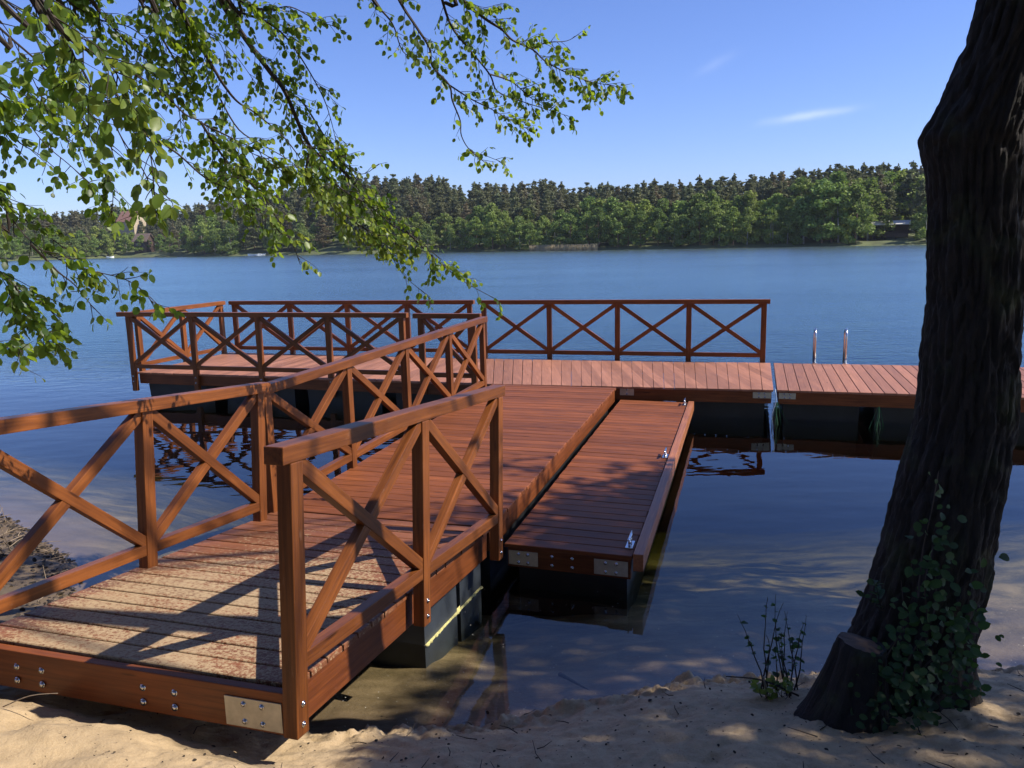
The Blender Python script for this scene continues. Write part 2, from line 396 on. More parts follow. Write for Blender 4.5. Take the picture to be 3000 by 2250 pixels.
ys = axis([(-40, -1, 2), (-1, 2.3, .15), (2.3, 4.7, .014), (4.7, 9, .06), (9, 20, .5), (20, 60, 4)])
X, Y = np.meshgrid(xs, ys)
Z, D = ground_z(X, Y)
nx, ny = len(xs), len(ys)
Zf = Z.ravel().copy(); Xf = X.ravel(); Yf = Y.ravel(); Df = D.ravel()
for i in range(len(Zf)):
    x, y = float(Xf[i]), float(Yf[i])
    if -12 < x < 9 and -1.2 < y < 12:
        dd = Df[i]
        v = Vector((x, y, 0))
        a = noise.noise(v * 1.3) * .035 + noise.noise(v * 4.1 + Vector((3, 1, 0))) * .022
        if dd > -.25:
            k = 1.0 if dd > .05 else max(0, (dd + .25) / .3)
            a += k * (noise.noise(v * 9) * .016 + noise.noise(v * 24) * .009 + noise.noise(v * 58) * .0055)
            # heaped, crumbling edge at the waterline
            e = math.exp(-((dd - .20) / .14) ** 2)
            if x > -1.2: a += e * (abs(noise.noise(v * 6 + Vector((9, 9, 0)))) * .08 + abs(noise.noise(v * 17)) * .05 + noise.noise(v * 38) * .022 + abs(noise.noise(v * 80)) * .016 - .015)
            # foot hollows
            c = noise.voronoi(v * 2.3)[0][0]
            a += -.045 * math.exp(-(c / .22) ** 2) * min(1, max(0, (dd - .25) * 3))
            a += .075 * math.exp(-((y - (2.80 - .30 * (x + 1))) / .24) ** 2) * min(1, max(0, (-.75 - x) / .3)) * (.75 + .5 * noise.noise(v * 3.1))
            # scraped hollow under the ramp end
            a -= .02 * math.exp(-((y - (3.18 - .30 * (x + 1))) / .20) ** 2) * (1 if x < -.85 else math.exp(-((x + .85) / .12) ** 2))
        Zf[i] += a
idx = np.arange(nx * ny).reshape(ny, nx)
Fq = np.stack([idx[:-1, :-1], idx[:-1, 1:], idx[1:, 1:], idx[1:, :-1]], -1).reshape(-1, 4)
gm = mesh_np('ground', np.stack([Xf, Yf, Zf], 1), Fq, True)
ground = link('ground', gm, M['sand'], Matrix.Identity(4)); tag(ground, kind='structure')
def gz(x, y):
    z, d = ground_z(np.array([x]), np.array([y])); return float(z[0])
from mathutils.bvhtree import BVHTree
_bv = BVHTree.FromPolygons([Vector(v) for v in np.stack([Xf, Yf, Zf], 1).tolist()], Fq.tolist())
def gzz(x, y):
    h = _bv.ray_cast(Vector((x, y, 20)), Vector((0, 0, -1)))
    return h[0].z if h[0] else gz(x, y)

# deep lake bed
bm = bmesh.new()
v = [bm.verts.new(p) for p in ((-1500, 30, -5.4), (1500, 30, -5.4), (1500, 900, -5.4), (-1500, 900, -5.4))]; bm.faces.new(v)
o = link('lake_bed', bm_mesh('lake_bed', bm), M['sand'], Matrix.Identity(4)); tag(o, kind='structure')
# lake water: one closed body
bm = bmesh.new(); add_box(bm, (0, 700, (WZ - 7) / 2), (3000, 1500, 7 + WZ))
for vv in bm.verts: vv.co.z = WZ if vv.co.z > -3.5 else -7
lake = link('lake_water', bm_mesh('lake_water', bm), M['water'], Matrix.Identity(4)); tag(lake, kind='structure')

# ------------------------------------------------------------------ far shore
SHP = [(-900, 775), (-300, 770), (0, 765), (350, 755), (620, 751), (1000, 745), (1350, 739), (1700, 734), (2000, 729), (2300, 724), (2700, 717), (3000, 712), (3500, 705), (4200, 695)]
SKY = [(-900, 640), (0, 618), (60, 622), (120, 617), (300, 612), (345, 590), (420, 612), (600, 590), (800, 560), (960, 525), (1130, 512), (1290, 520), (1345, 535), (1375, 575), (1400, 530), (1480, 528), (1530, 538), (1600, 522), (1680, 545), (1800, 540), (1960, 530), (2150, 515), (2300, 500), (2450, 487), (2600, 483), (2715, 480), (3000, 472), (3500, 465), (4200, 460)]
def interp(T, x): return float(np.interp(x, [a for a, b in T], [b for a, b in T]))
shore3 = []
for u, v in SHP:
    shore3.append(onz(u, v, WZ))
def shore_at(u): return onz(u, interp(SHP, u), WZ)
def far_dir(u):
    s = shore_at(u); d = Vector((s.x, s.y, 0)).normalized(); return s, d
def zgain(u, off):
    top = ony(u, interp(SKY, u), shore_at(u).y + 55).z
    target = max(1.5, top - 13.5)      # ground height under the skyline pines
    return WZ + .05 + np.interp(off, [0, 3, 8, 60, 120], [0, .5, 1.0, target, target * 1.05])
us = np.arange(-1200, 4300, 50); offs = [-3, 0, 1.5, 3, 6, 10, 20, 35, 60, 90, 140, 260]
V = []; 
for u in us:
    s, d = far_dir(u)
    for of in offs:
        p = s + d * of
        z = WZ - .6 if of < 0 else float(zgain(u, of)) + (noise.noise(Vector((p.x * .05, p.y * .05, 0))) * 1.0 if of > 8 else noise.noise(Vector((p.x * .3, p.y * .3, 0))) * .25 * (of > 0))
        V.append((p.x, p.y, z))
k = len(offs); F4 = []
for i in range(len(us) - 1):
    for j in range(k - 1):
        a = i * k + j; F4.append((a, a + 1, a + k + 1, a + k)[::-1])
fs = link('far_shore_hill', mesh_np('far_shore_hill', V, F4, True), M['grass'], Matrix.Identity(4)); tag(fs, kind='structure')
def far_pos(u, off):
    s, d = far_dir(u); p = s + d * off
    return Vector((p.x, p.y, float(zgain(u, off)) - .15))

def leaf_cloud(centres, sizes, n_each, quad, flat=.6):
    """many small random quads around centres; returns verts, faces"""
    Vs = []; Fs = []
    for (c, s, n) in zip(centres, sizes, n_each):
        d = rng.normal(size=(n, 3)); d /= np.linalg.norm(d, axis=1)[:, None] + 1e-9
        r = rng.random(n) ** .45
        P = np.array(c) + d * r[:, None] * np.array(s)
        a = rng.normal(size=(n, 3)); a[:, 2] *= flat; a /= np.linalg.norm(a, axis=1)[:, None]
        b = np.cross(a, rng.normal(size=(n, 3))); b /= np.linalg.norm(b, axis=1)[:, None]
        q = quad * rng.uniform(.6, 1.35, size=(n, 1))
        Vs.append(np.stack([P - a * q * .5, P + b * q * .38, P + a * q * .5, P - b * q * .38], 1).reshape(-1, 3))
    Vs = np.concatenate(Vs); Fs = np.arange(len(Vs)).reshape(-1, 4)
    return Vs, Fs
def tree_parts_pine(h, seed):
    r = random.Random(seed); cs = []; ss = []; ns = []
    z = h * r.uniform(.20, .34); spread = h * r.uniform(.13, .165)
    while z < h * .97:
        f = (z / h); w = spread * (1.15 - f) ** .6 * 1.25 * (.75 if f > .85 else 1)
        for k in range(r.choice((3, 4, 5))):
            a = r.uniform(0, 2 * pi); rr = w * r.uniform(.1, .75)
            cs.append((cos(a) * rr, sin(a) * rr, z + r.uniform(-.4, .4))); q = w * r.uniform(.5, .8)
            ss.append((q, q, q * .45)); ns.append(int(34 + 48 * q))
        z += h * r.uniform(.045, .075)
    cs.append((0, 0, h * .97)); ss.append((.35, .35, .7)); ns.append(26)
    return leaf_cloud(cs, ss, ns, .47)
def tree_parts_decid(h, seed, wide=.34, base=.12):
    r = random.Random(seed); cs = []; ss = []; ns = []
    for k in range(34):
        a = r.uniform(0, 2 * pi); f = r.uniform(base, .93)
        prof = sin(min(1, (f - base + .18) / (1.05 - base)) * pi) ** .5
        rr = h * wide * prof * r.uniform(.35, 1)
        q = h * r.uniform(.07, .13)
        cs.append((cos(a) * rr, sin(a) * rr, h * f)); ss.append((q, q, q * .7)); ns.append(int(60 * (q / (h * .1)) ** 2 + 20))
    return leaf_cloud(cs, ss, ns, .46)
def trunk_mesh(name, h, r0, lean=0):
    bm = bmesh.new(); add_tube(bm, [(0, 0, -.5), (lean * .3, 0, h * .3), (lean, 0, h * .7), (lean * 1.1, 0, h * .95)], [r0, r0 * .8, r0 * .5, r0 * .15], 7)
    return bm_mesh(name, bm)
protos = {'pine': [], 'decid': []}
for k in range(9):
    h = 15.0; V, Fc = tree_parts_pine(h, 100 + k); me = mesh_np('crown', V, Fc); me.materials.append(M['pine'] if k % 8 else M['pine_rust'])
    tm = trunk_mesh('trunk', h, .20, random.uniform(-.4, .4)); tm.materials.append(M['bark_far']); protos['pine'].append((me, tm, h))
for k in range(8):
    h = 10.0; V, Fc = tree_parts_decid(h, 200 + k, .30 + .02 * (k % 4), .06 if k % 2 else .12); me = mesh_np('crown', V, Fc)
    me.materials.append(M['decid'] if k % 3 else M['decid_lit'])
    tm = trunk_mesh('trunk', h * .8, .16, random.uniform(-.5, .5)); tm.materials.append(M['bark_pale'] if k % 2 else M['bark_far']); protos['decid'].append((me, tm, h))
def put_tree(name, kind, k, pos, h, label, cat, group, wide=1.0):
    me, tm, h0 = protos[kind][k % len(protos[kind])]; s = h / h0
    e = empty(name, pos, label, cat, group); e.scale = (s * wide, s * wide, s); e.rotation_euler = (0, 0, random.uniform(0, 6.28))
    for nm, m_ in (('crown', me), ('trunk', tm)):
        o = bpy.data.objects.new(nm, m_); C.objects.link(o); o.parent = e
    return e
def in_gap(u, off):
    if 330 < u < 470 and off < 9: return True      # lawn below the lodge
    if 2540 < u < 2700 and off < 14: return True   # pavilion clearing
    return False
pines = []
R = random.Random(5)
for off, step, kind in ((52, 27, 'sky'), (62, 40, 'sky2'), (40, 40, 'mid'), (28, 44, 'mid'), (17, 46, 'mid')):
    u = -260
    while u < 3350:
        u += step * R.uniform(.7, 1.3)
        if 2745 < u < 2960: continue
        if off < 20 and in_gap(u, off): continue
        if off < 43 and 345 < u < 455: continue
        pines.append((u, off + R.uniform(-4, 4), kind))
stuffV = []; n_ind = 0
R.shuffle(pines); pines.sort(key=lambda p: p[1] > 57)
for (u, off, kind) in pines:
    p = far_pos(u, off)
    if kind.startswith('sky'):
        top = ony(u, interp(SKY, u) + R.uniform(-9, 12), p.y).z; h = max(7, min(19, top - p.z))
        if R.random() < .12: h *= .86
    else: h = R.uniform(10.5, 13.5) if u > 600 else R.uniform(8.5, 11.5)
    if u < 560: h *= .92
    k = R.randrange(9)
    if n_ind < 290:
        zone = 'on the low left shore' if u < 600 else ('at the middle of the far shore' if u < 1700 else 'on the rising right slope')
        put_tree('pine_tree', 'pine', k, p, h, 'brownish green pine in the wood ' + zone, 'pine tree', 'pines ' + zone, R.uniform(.9, 1.25)); n_ind += 1
    else:
        me, tm, h0 = protos['pine'][k]; co = np.empty(len(me.vertices) * 3, dtype=np.float32); me.vertices.foreach_get('co', co)
        co = co.reshape(-1, 3) * (h / h0) + np.array(p[:]); stuffV.append(co)
fill = 0
for off, step in ((24, 30), (34, 28), (46, 26), (58, 24), (72, 24)):
    u = -280
    while u < 3380:
        u += step * R.uniform(.7, 1.3)
        if 2760 < u < 2950 or (off < 43 and 335 < u < 460) or (off < 30 and 2530 < u < 2700): continue
        p = far_pos(u, off + R.uniform(-5, 5)); k = R.randrange(9); me, tm, h0 = protos['pine'][k]
        if off > 50:
            top = ony(u, interp(SKY, u) + R.uniform(0, 22), p.y).z; h = max(6, min(18, top - p.z))
        else: h = R.uniform(9, 12.5) * (1 if u > 600 else .8)
        co = np.empty(len(me.vertices) * 3, dtype=np.float32); me.vertices.foreach_get('co', co)
        co = co.reshape(-1, 4, 3)[::2].reshape(-1, 3); a_ = R.uniform(0, 6.28); ca_, sa_ = cos(a_), sin(a_)
        co = co @ np.array([[ca_, sa_, 0], [-sa_, ca_, 0], [0, 0, 1]]) * np.array([h / h0 * 1.25, h / h0 * 1.25, h / h0]) + np.array(p[:]); stuffV.append(co)
if stuffV:
    Vv = np.concatenate(stuffV); me = mesh_np('distant_pine_wood', Vv, np.arange(len(Vv)).reshape(-1, 4)); o = link('distant_pine_wood', me, M['pine'], Matrix.Identity(4))
    tag(o, 'dense brownish pine wood filling in behind the far shore trees', 'wood', kind='stuff')
# deciduous belt at the water
def decid_h(u):
    return float(np.interp(u, [-300, 0, 250, 300, 470, 600, 680, 760, 1000, 1040, 1200, 1350, 1450, 1520, 1640, 1700, 1850, 2000, 2100, 2300, 2330, 2400, 2480, 2560, 2600, 3000, 3400],
                           [7, 7, 7.5, 8, 5, 9.5, 9.5, 9, 8, 8, 7.5, 7.5, 10, 8, 7, 9.5, 10, 8.5, 9.5, 8.5, 12, 12.5, 11.5, 11, 9, 9, 9]))
u = -250; k = 0
while u < 3350:
    u += R.uniform(26, 50)
    for off in (3.5, 10.5):
        uu = u + R.uniform(-14, 14)
        if in_gap(uu, off) and not (off > 7 and 2540 < uu < 2700): continue
        if 2750 < uu < 2950: continue
        if 700 < uu < 1240 and R.random() < .8:
            if off > 5: 
                put_tree('spruce_tree', 'pine', R.randrange(9), far_pos(uu, off), R.uniform(9, 12), 'dark dense conifer standing close to the far waterline at the middle', 'conifer', 'dark conifers near the far waterline', 1.5)
            continue
        h = decid_h(uu) * R.uniform(.82, 1.1) * (1.12 if off > 5 else .95)
        if 2540 < uu < 2700: continue
        zone = 'by the low left shore' if uu < 700 else ('beside the reed bed' if uu < 1800 else 'along the right far shore')
        put_tree('broadleaf_tree', 'decid', R.randrange(8), far_pos(uu, off), h, 'rounded leafy green tree at the water ' + zone, 'tree', 'leafy trees ' + zone, R.uniform(.95, 1.2)); k += 1
for uu, off, h in ((2570, 24, 12), (2610, 22, 10), (2650, 23, 11), (2690, 20, 12), (2590, 30, 13), (2635, 32, 13)):
    put_tree('broadleaf_tree', 'decid', R.randrange(8), far_pos(uu, off), h, 'dark leafy tree behind the low pavilion on the right far shore', 'tree', 'trees behind the pavilion', 1.2)
for uu in (350, 372, 392, 425, 460):
    put_tree('broadleaf_tree', 'decid', R.randrange(8), far_pos(uu, 21 + (uu % 7)), 6.5, 'leafy tree between the two houses of the left shore', 'tree', 'trees around the left shore houses', 1.2)

# reeds, boats, houses, pavilion
rv = []; 
for i in range(2600):
    u = R.uniform(1552, 1750); p = far_pos(u, R.uniform(-1.6, .6)); p.z = WZ - .1
    h = R.uniform(.9, 1.6); w = .05; a = R.uniform(0, pi); dx = Vector((cos(a) * w, sin(a) * w, 0)); l = Vector((R.uniform(-.15, .15), 0, h))
    rv += [p - dx, p + dx, p + dx * .3 + l, p - dx * .3 + l]
o = link('reed_bed', mesh_np('reed_bed', [v[:] for v in rv], np.arange(len(rv)).reshape(-1, 4)), M['reed'], Matrix.Identity(4))
tag(o, 'strip of dry straw coloured reeds standing in the far shallows', 'reeds', kind='stuff')
def house(u, vbase, dist_off, w, d, hw, hr, wallm, roofm, name, label, cat, rot, chimney=False, zoff=0):
    s, dr = far_dir(u); y = (s + dr * dist_off).y; p = ony(u, vbase, y); p.z += zoff
    e = empty(name, p, label, cat); e.rotation_euler = (0, 0, rot)
    m = wmat(e)
    bm = bmesh.new(); add_box(bm, (0, 0, hw / 2 - 1.5), (w, d, hw + 3))
    a = [bm.verts.new(q) for q in ((-w / 2, -d / 2, hw), (-w / 2, d / 2, hw), (-w / 2, 0, hw + hr), (w / 2, -d / 2, hw), (w / 2, d / 2, hw), (w / 2, 0, hw + hr))]
    bm.faces.new((a[0], a[2], a[1])); bm.faces.new((a[3], a[4], a[5]))
    link('wall', bm_mesh('wall', bm), wallm, m, e)
    bm = bmesh.new(); o_ = .5; th = .18
    for sgn in (-1, 1):
        L = sqrt((d / 2 + o_) ** 2 + (hr * (1 + o_ / (d / 2))) ** 2); ang = atan2(hr, d / 2)
        mm = Matrix.Translation((0, sgn * (d / 4 + o_ / 2), hw + hr / 2 - (o_ / 2) * hr / (d / 2) + .12)) @ Matrix.Rotation(-sgn * ang, 4, 'X')
        add_box(bm, (0, 0, 0), (w + 2 * o_, L, th), mm)
    rf = link('roof', bm_mesh('roof', bm), roofm, m, e)
    if chimney:
        bm = bmesh.new(); add_box(bm, (w * .15, .3, hw + hr + .3), (.6, .6, 1.6)); link('chimney', bm_mesh('chimney', bm), M['plaster'], m, rf)
    for wx, face in ((-w / 4, 0), (w / 4, 0), (0, 1)):
        bm = bmesh.new()
        if face == 0: add_box(bm, (wx, -d / 2 - .03, hw * .5), (.9, .08, 1.1))
        else: add_box(bm, (w / 2 + .03, 0, hw * .75), (.08, .9, 1.1))
        link('window', bm_mesh('window', bm), M['glass'], m, e)
    return e
house(388, 668, 42, 7.5, 6, 2.6, 3.4, M['plaster'], M['roof_red'], 'lake_house', 'cream house with a red tiled roof among the trees of the left far shore', 'house', -.35, True)
house(424, 728, 13, 4.6, 4.5, 2.6, 2.2, M['dark_timber'], M['roof_brown'], 'timber_lodge', 'small dark timber lodge with a grey brown roof above the left far lawn', 'lodge', -.2)
# pavilion
pp = far_pos(2592, 13); pe = empty('lakeside_pavilion', pp, 'low open timber pavilion with a pale shallow roof on the right far shore', 'pavilion'); pe.rotation_euler = (0, 0, -.45)
mw = wmat(pe); bm = bmesh.new()
for sg in (-1, 1): add_box(bm, (0, 0, 0), (9, 2.7, .15), Matrix.Translation((0, sg * 1.25, 3.0)) @ Matrix.Rotation(-sg * .28, 4, 'X'))
link('roof', bm_mesh('roof', bm), M['stone'], mw, pe)
bm = bmesh.new(); add_box(bm, (0, 1.9, 1.3), (8.4, .15, 2.6)); link('back_wall', bm_mesh('back_wall', bm), M['dark_timber'], mw, pe)
for x_ in (-4, -2, 0, 2, 4):
    bm = bmesh.new(); add_box(bm, (x_, -1.9, 1.2), (.18, .18, 3)); link('post', bm_mesh('post', bm), M['dark_timber'], mw, pe)
bm = bmesh.new(); add_box(bm, (0, -1.9, .6), (8.2, .1, .9)); link('parapet', bm_mesh('parapet', bm), M['dark_timber'], mw, pe)
def boat(u, L, label, rot, m_=M['white_paint']):
    p = shore_at(u); p.z = WZ; p = p - far_dir(u)[1] * .8
    e = empty('rowing_boat', p, label, 'boat', 'boats drawn up on the far shore'); e.rotation_euler = (0, 0, rot)
    bm = bmesh.new(); n = 8; prev = None
    for i in range(n + 1):
        f = i / n * 2 - 1; w = .62 * (1 - abs(f) ** 2.4) + .03; sh = .45 + .18 * abs(f) ** 2
        ring = [bm.verts.new((f * L / 2, a * w, b)) for a, b in ((-1, sh), (-.8, 0), (0, -.12), (.8, 0), (1, sh), (.85, sh - .02), (.65, .08), (-.65, .08), (-.85, sh - .02))]
        if prev:
            for j in range(9): bm.faces.new((prev[j], ring[j], ring[(j + 1) % 9], prev[(j + 1) % 9]))
        else: bm.faces.new(ring)
        prev = ring
    bm.faces.new(prev[::-1]); bmesh.ops.recalc_face_normals(bm, faces=bm.faces)
    link('hull', bm_mesh('hull', bm), m_, wmat(e), e)
    for xx in (-.8, .5):
        bm = bmesh.new(); add_box(bm, (xx, 0, .34), (.25, 1.0, .04)); link('thwart', bm_mesh('thwart', bm), M['dark_timber'], wmat(e), e)
boat(746, 3.8, 'white rowing boat lying at the far shore, left one of the pair under the branches', .1)
boat(768, 2.6, 'smaller white boat tilted at the far shore, right one of the pair under the branches', .9)
boat(323, 2.4, 'tiny white boat alone on the left far shore below the lawn', .2)

# ------------------------------------------------------------------ pontoons
GD = Vector((.2924, .9563, 0)); GN = Vector((.9563, -.2924, 0))
def deck(name, a0, a1, b0, b1, pitch, th, mat, parent, gap=.008, grooves=True):
    """planks run from line a0->a1 to line b0->b1; stacked along the line"""
    a0, a1, b0, b1 = map(Vector, (a0, a1, b0, b1))
    m = frame(a0, b0 - a0); mi = m.inverted(); bm = bmesh.new()
    L = (a1 - a0).length; n = max(1, round(L / pitch))
    for i in range(n):
        f0 = i / n + gap / 2 / L; f1 = (i + 1) / n - gap / 2 / L; j = random.uniform(-.004, .004); dz = random.uniform(-.0015, .0015)
        q = [a0.lerp(a1, f0), a0.lerp(a1, f1), b0.lerp(b1, f1), b0.lerp(b1, f0)]
        q = [mi @ p for p in q]; e = .004
        for p in q[:2]: p.x += j
        for p in q[2:]: p.x += random.uniform(-.004, .004)
        top = []; low = []; bot = []
        cen = sum(q, Vector()) / 4
        for p in q:
            ins = Vector((e if p.x < cen.x else -e, e if p.y < cen.y else -e, 0))
            top.append(bm.verts.new(p + ins + Vector((0, 0, dz)))); low.append(bm.verts.new(p + Vector((0, 0, dz - e)))); bot.append(bm.verts.new(p - Vector((0, 0, th))))
        fs = [bm.faces.new(top), bm.faces.new(bot[::-1])]
        for A, B in ((top, low), (low, bot)):
            for k in range(4): fs.append(bm.faces.new((A[k], B[k], B[(k + 1) % 4], A[(k + 1) % 4])))
    bmesh.ops.recalc_face_normals(bm, faces=bm.faces)
    return link(name, bm_mesh(name, bm), mat, m, parent)
def quad_prism(name, pts, z0, z1, mat, parent, inset=0.0, taper=0.0):
    """vertical prism over a ground polygon (list of Vector), z range absolute"""
    c = sum((Vector(p) for p in pts), Vector()) / len(pts); c.z = 0
    m = Matrix.Translation((c.x, c.y, 0)); bm = bmesh.new(); n = len(pts)
    def sh(p, k): d = Vector((p[0], p[1], 0)) - c; return d - d.normalized() * k
    def zz(z, i): return z[i] if hasattr(z, '__len__') else z
    lo = [bm.verts.new(sh(p, inset + taper) + Vector((0, 0, zz(z0, i)))) for i, p in enumerate(pts)]
    hi = [bm.verts.new(sh(p, inset) + Vector((0, 0, zz(z1, i)))) for i, p in enumerate(pts)]
    bm.faces.new(lo[::-1]); bm.faces.new(hi)
    for i in range(n): bm.faces.new((lo[i], lo[(i + 1) % n], hi[(i + 1) % n], hi[i]))
    bmesh.ops.recalc_face_normals(bm, faces=bm.faces)
    return link(name, bm_mesh(name, bm), mat, m, parent)
def bolt(p, nrm, parent, r=.012, name='bolt'):
    bm = bmesh.new(); nrm = Vector(nrm).normalized(); q = nrm.to_track_quat('Z', 'Y').to_matrix().to_4x4()
    add_cyl(bm, (0, 0, 0), (0, 0, .003), r * 1.35, n=12); add_cyl(bm, (0, 0, .003), (0, 0, .009), r * .95, r * .6, n=10)
    return link(name, bm_mesh(name, bm, True), M['steel'], Matrix.Translation(p) @ q, parent)
def plate(p0, p1, h, nrm, parent, name='bracket_plate', bolts=2, mat='zinc'):
    """plate between two points (centre line), proud of the face by 5 mm, with bolt heads"""
    p0, p1 = Vector(p0), Vector(p1); nrm = Vector(nrm).normalized(); o = nrm * .003
    b = beam(name, p0 + o, p1 + o, .006, h, M[mat], parent, bevel=.0012)
    for i in range(bolts):
        f = (i + .5) / bolts if bolts > 1 else .5
        for s in (-1, 1): bolt(p0.lerp(p1, .18 + .64 * f) + nrm * .006 + Vector((0, 0, s * h * .30)), nrm, b, .0095)
    return b

# gangway (level walkway between ramp and T head)
G0R = Vector((-.185, 5.70, 0)); G0L = G0R - GN * 1.80 + Vector((0, 0, 0))
G1R = Vector((1.485, 11.25, 0)); G1L = Vector((-.30, 11.77, 0))
gw = empty('gangway_pontoon', (G0L + G1R) / 2 + Vector((0, 0, WZ)), 'long level plank gangway running from the beach ramp to the cross pier', 'pontoon', 'floating pontoons of the pier')
deck('deck', G0R, G1R, G0L, G1L, .145, .03, M['plank'], gw)
dn = Vector((0, 0, -.115))
gdir = (G1R - G0R).normalized(); gout = gdir.cross(Vector((0, 0, 1)))
o1 = gout * -.035
beam('side_beam', G0R + dn + o1 + gdir * .01, G1R + dn + o1 - gdir * .03, .045, .165, M['beam'], gw)
gdl = (G1L - G0L).normalized()
beam('side_beam', G0L + dn - o1 + gdl * .01, G1L + dn - o1 - gdl * .03, .045, .165, M['beam'], gw)
beam('end_beam', G0R + dn + gout * -.06 + gdir * .03, G0L + dn + gout * .06 + gdir * .03, .045, .163, M['beam'], gw)
fl = [G0R + gdir * .25 - gout * .1, G1R - gdir * .1 - gout * .1, G1L - gdir * .1 + gout * .1, G0L + gdir * .25 + gout * .1]
quad_prism('float', fl, -.85, -.2, M['float'], gw)

# T head: left, middle and right sections
SECT = {
 'left': dict(nl=(-6.53, 13.80), nr=(-.45, 11.84), fr=(-.50, 14.43), fl=(-5.73, 16.15)),
 'mid': dict(nl=(-.43, 11.835), nr=(3.595, 10.815), fr=(4.315, 13.17), fl=(-.48, 14.44)),
 'right': dict(nl=(3.635, 10.80), nr=(8.1, 9.40), fr=(8.8, 11.86), fl=(4.355, 13.155)),
}
LBL = {'left': 'left wing of the cross pier, fenced on three sides with black floats below',
       'mid': 'middle section of the cross pier where the gangway lands',
       'right': 'right section of the cross pier, carrying the steel ladder and running behind the trunk'}
TP = {}
for k, s in SECT.items():
    P4 = {a: Vector((*b, 0)) for a, b in s.items()}
    c = sum(P4.values(), Vector()) / 4
    e = empty('cross_pier_pontoon', c + Vector((0, 0, WZ)), LBL[k], 'pontoon', 'floating pontoons of the pier'); TP[k] = (e, P4)
    deck('deck', P4['nl'], P4['nr'], P4['fl'], P4['fr'], .15, .03, M['plank_pale'], e)
    def edge(a, b, nm):
        d = (b - a).normalized(); inn = Vector((0, 0, 1)).cross(d)
        beam(nm, a + d * .03 + inn * .045 + dn, b - d * .03 + inn * .045 + dn, .045, .17, M['beam'], e)
    edge(P4['nl'], P4['nr'], 'edge_beam'); edge(P4['fr'], P4['fl'], 'edge_beam')
    edge(P4['nr'], P4['fr'], 'end_beam'); edge(P4['fl'], P4['nl'], 'end_beam')
    # row of black float tanks
    nseg = 4 if k != 'mid' else 3
    for i in range(nseg):
        f0, f1 = i / nseg + .008, (i + 1) / nseg - .008
        q = [P4['nl'].lerp(P4['nr'], f0), P4['nl'].lerp(P4['nr'], f1), P4['fl'].lerp(P4['fr'], f1), P4['fl'].lerp(P4['fr'], f0)]
        quad_prism('float', q, -.95, -.205, M['float'], e, .14, .05)
# joint plates and rope
e, P4 = TP['mid']
d = (P4['nr'] - P4['nl']).normalized(); nn = -Vector((0, 0, 1)).cross(d)
pj = P4['nr'] + Vector((0, 0, -.085)); off_ = nn * -.0215
plate(pj - d * .27 + off_, pj - d * .03 + off_, .085, nn, e, bolts=2)
pj2 = G1R + Vector((0, 0, -.085)); pj2 = P4['nl'].lerp(P4['nr'], .492) + Vector((0, 0, -.08))
plate(pj2 + off_, pj2 + d * .20 + off_, .10, nn, e, bolts=1)
e, P4 = TP['right']; d2 = (P4['nr'] - P4['nl']).normalized(); nn2 = -Vector((0, 0, 1)).cross(d2)
pj = P4['nl'] + Vector((0, 0, -.085)); plate(pj + d2 * .03 - nn2 * .0215, pj + d2 * .25 - nn2 * .0215, .085, nn2, e, bolts=2)

# finger pontoon beside the gangway
FZ = -.16
NL, NR = Vector((-.085, 5.775, FZ)), Vector((.835, 5.46, FZ)); FL, FR = Vector((1.535, 11.17, FZ)), Vector((2.43, 10.86, FZ))
fg = empty('finger_pontoon', (NL + FR) / 2 + Vector((0, 0, WZ)), 'narrow low plank pontoon moored along the right side of the gangway', 'pontoon', 'floating pontoons of the pier')
deck('deck', NR, FR, NL, FL, .145, .028, M['plank'], fg)
fd = (FR - NR).normalized(); fo = fd.cross(Vector((0, 0, 1)))
dn2 = Vector((0, 0, -.105))
beam('fender_beam', NR + fo * .045 + Vector((0, 0, -.045)) + fd * .0, FR + fo * .045 + Vector((0, 0, -.045)), .075, .13, M['fender'], fg)
fe = (NR - NL).normalized(); fn = -Vector((0, 0, 1)).cross(fe)
beam('end_beam', NL + fe * .02 + dn2 - fn * .03, NR - fe * .01 + dn2 - fn * .03, .045, .15, M['beam'], fg)
beam('side_beam', NL + dn2 - fo * -.03 + fd * .06, FL + dn2 - fo * -.03, .045, .15, M['beam'], fg)
beam('end_beam', FL + dn2 + fn * .03, FR + dn2 + fn * .03, .045, .15, M['beam'], fg)
plate(NL + fe * .03 + dn2 - fn * .0075, NL + fe * .26 + dn2 - fn * .0075, .11, fn, fg, bolts=2)
plate(NR - fe * .28 + dn2 - fn * .0075, NR - fe * .03 + dn2 - fn * .0075, .115, fn, fg, bolts=2)
for f in (.38, .54):
    for s in (-.035, .035): bolt(NL.lerp(NR, f) + dn2 - fn * .0075 + Vector((0, 0, s)), fn, fg, .010)
quad_prism('float', [NL + fd * .1 + fe * .08, NR + fd * .1 - fe * .05, FR - fd * .1 - fe * .05, FL - fd * .1 + fe * .08], -.8, FZ - .185, M['float'], fg, .0, .03)
beam('corner_guard', NR + fo * .05 + fd * .02 + Vector((0, 0, -.11)), NR + fo * .05 + fd * .02 + Vector((0, 0, -.30)), .07, .05, M['float'], fg)
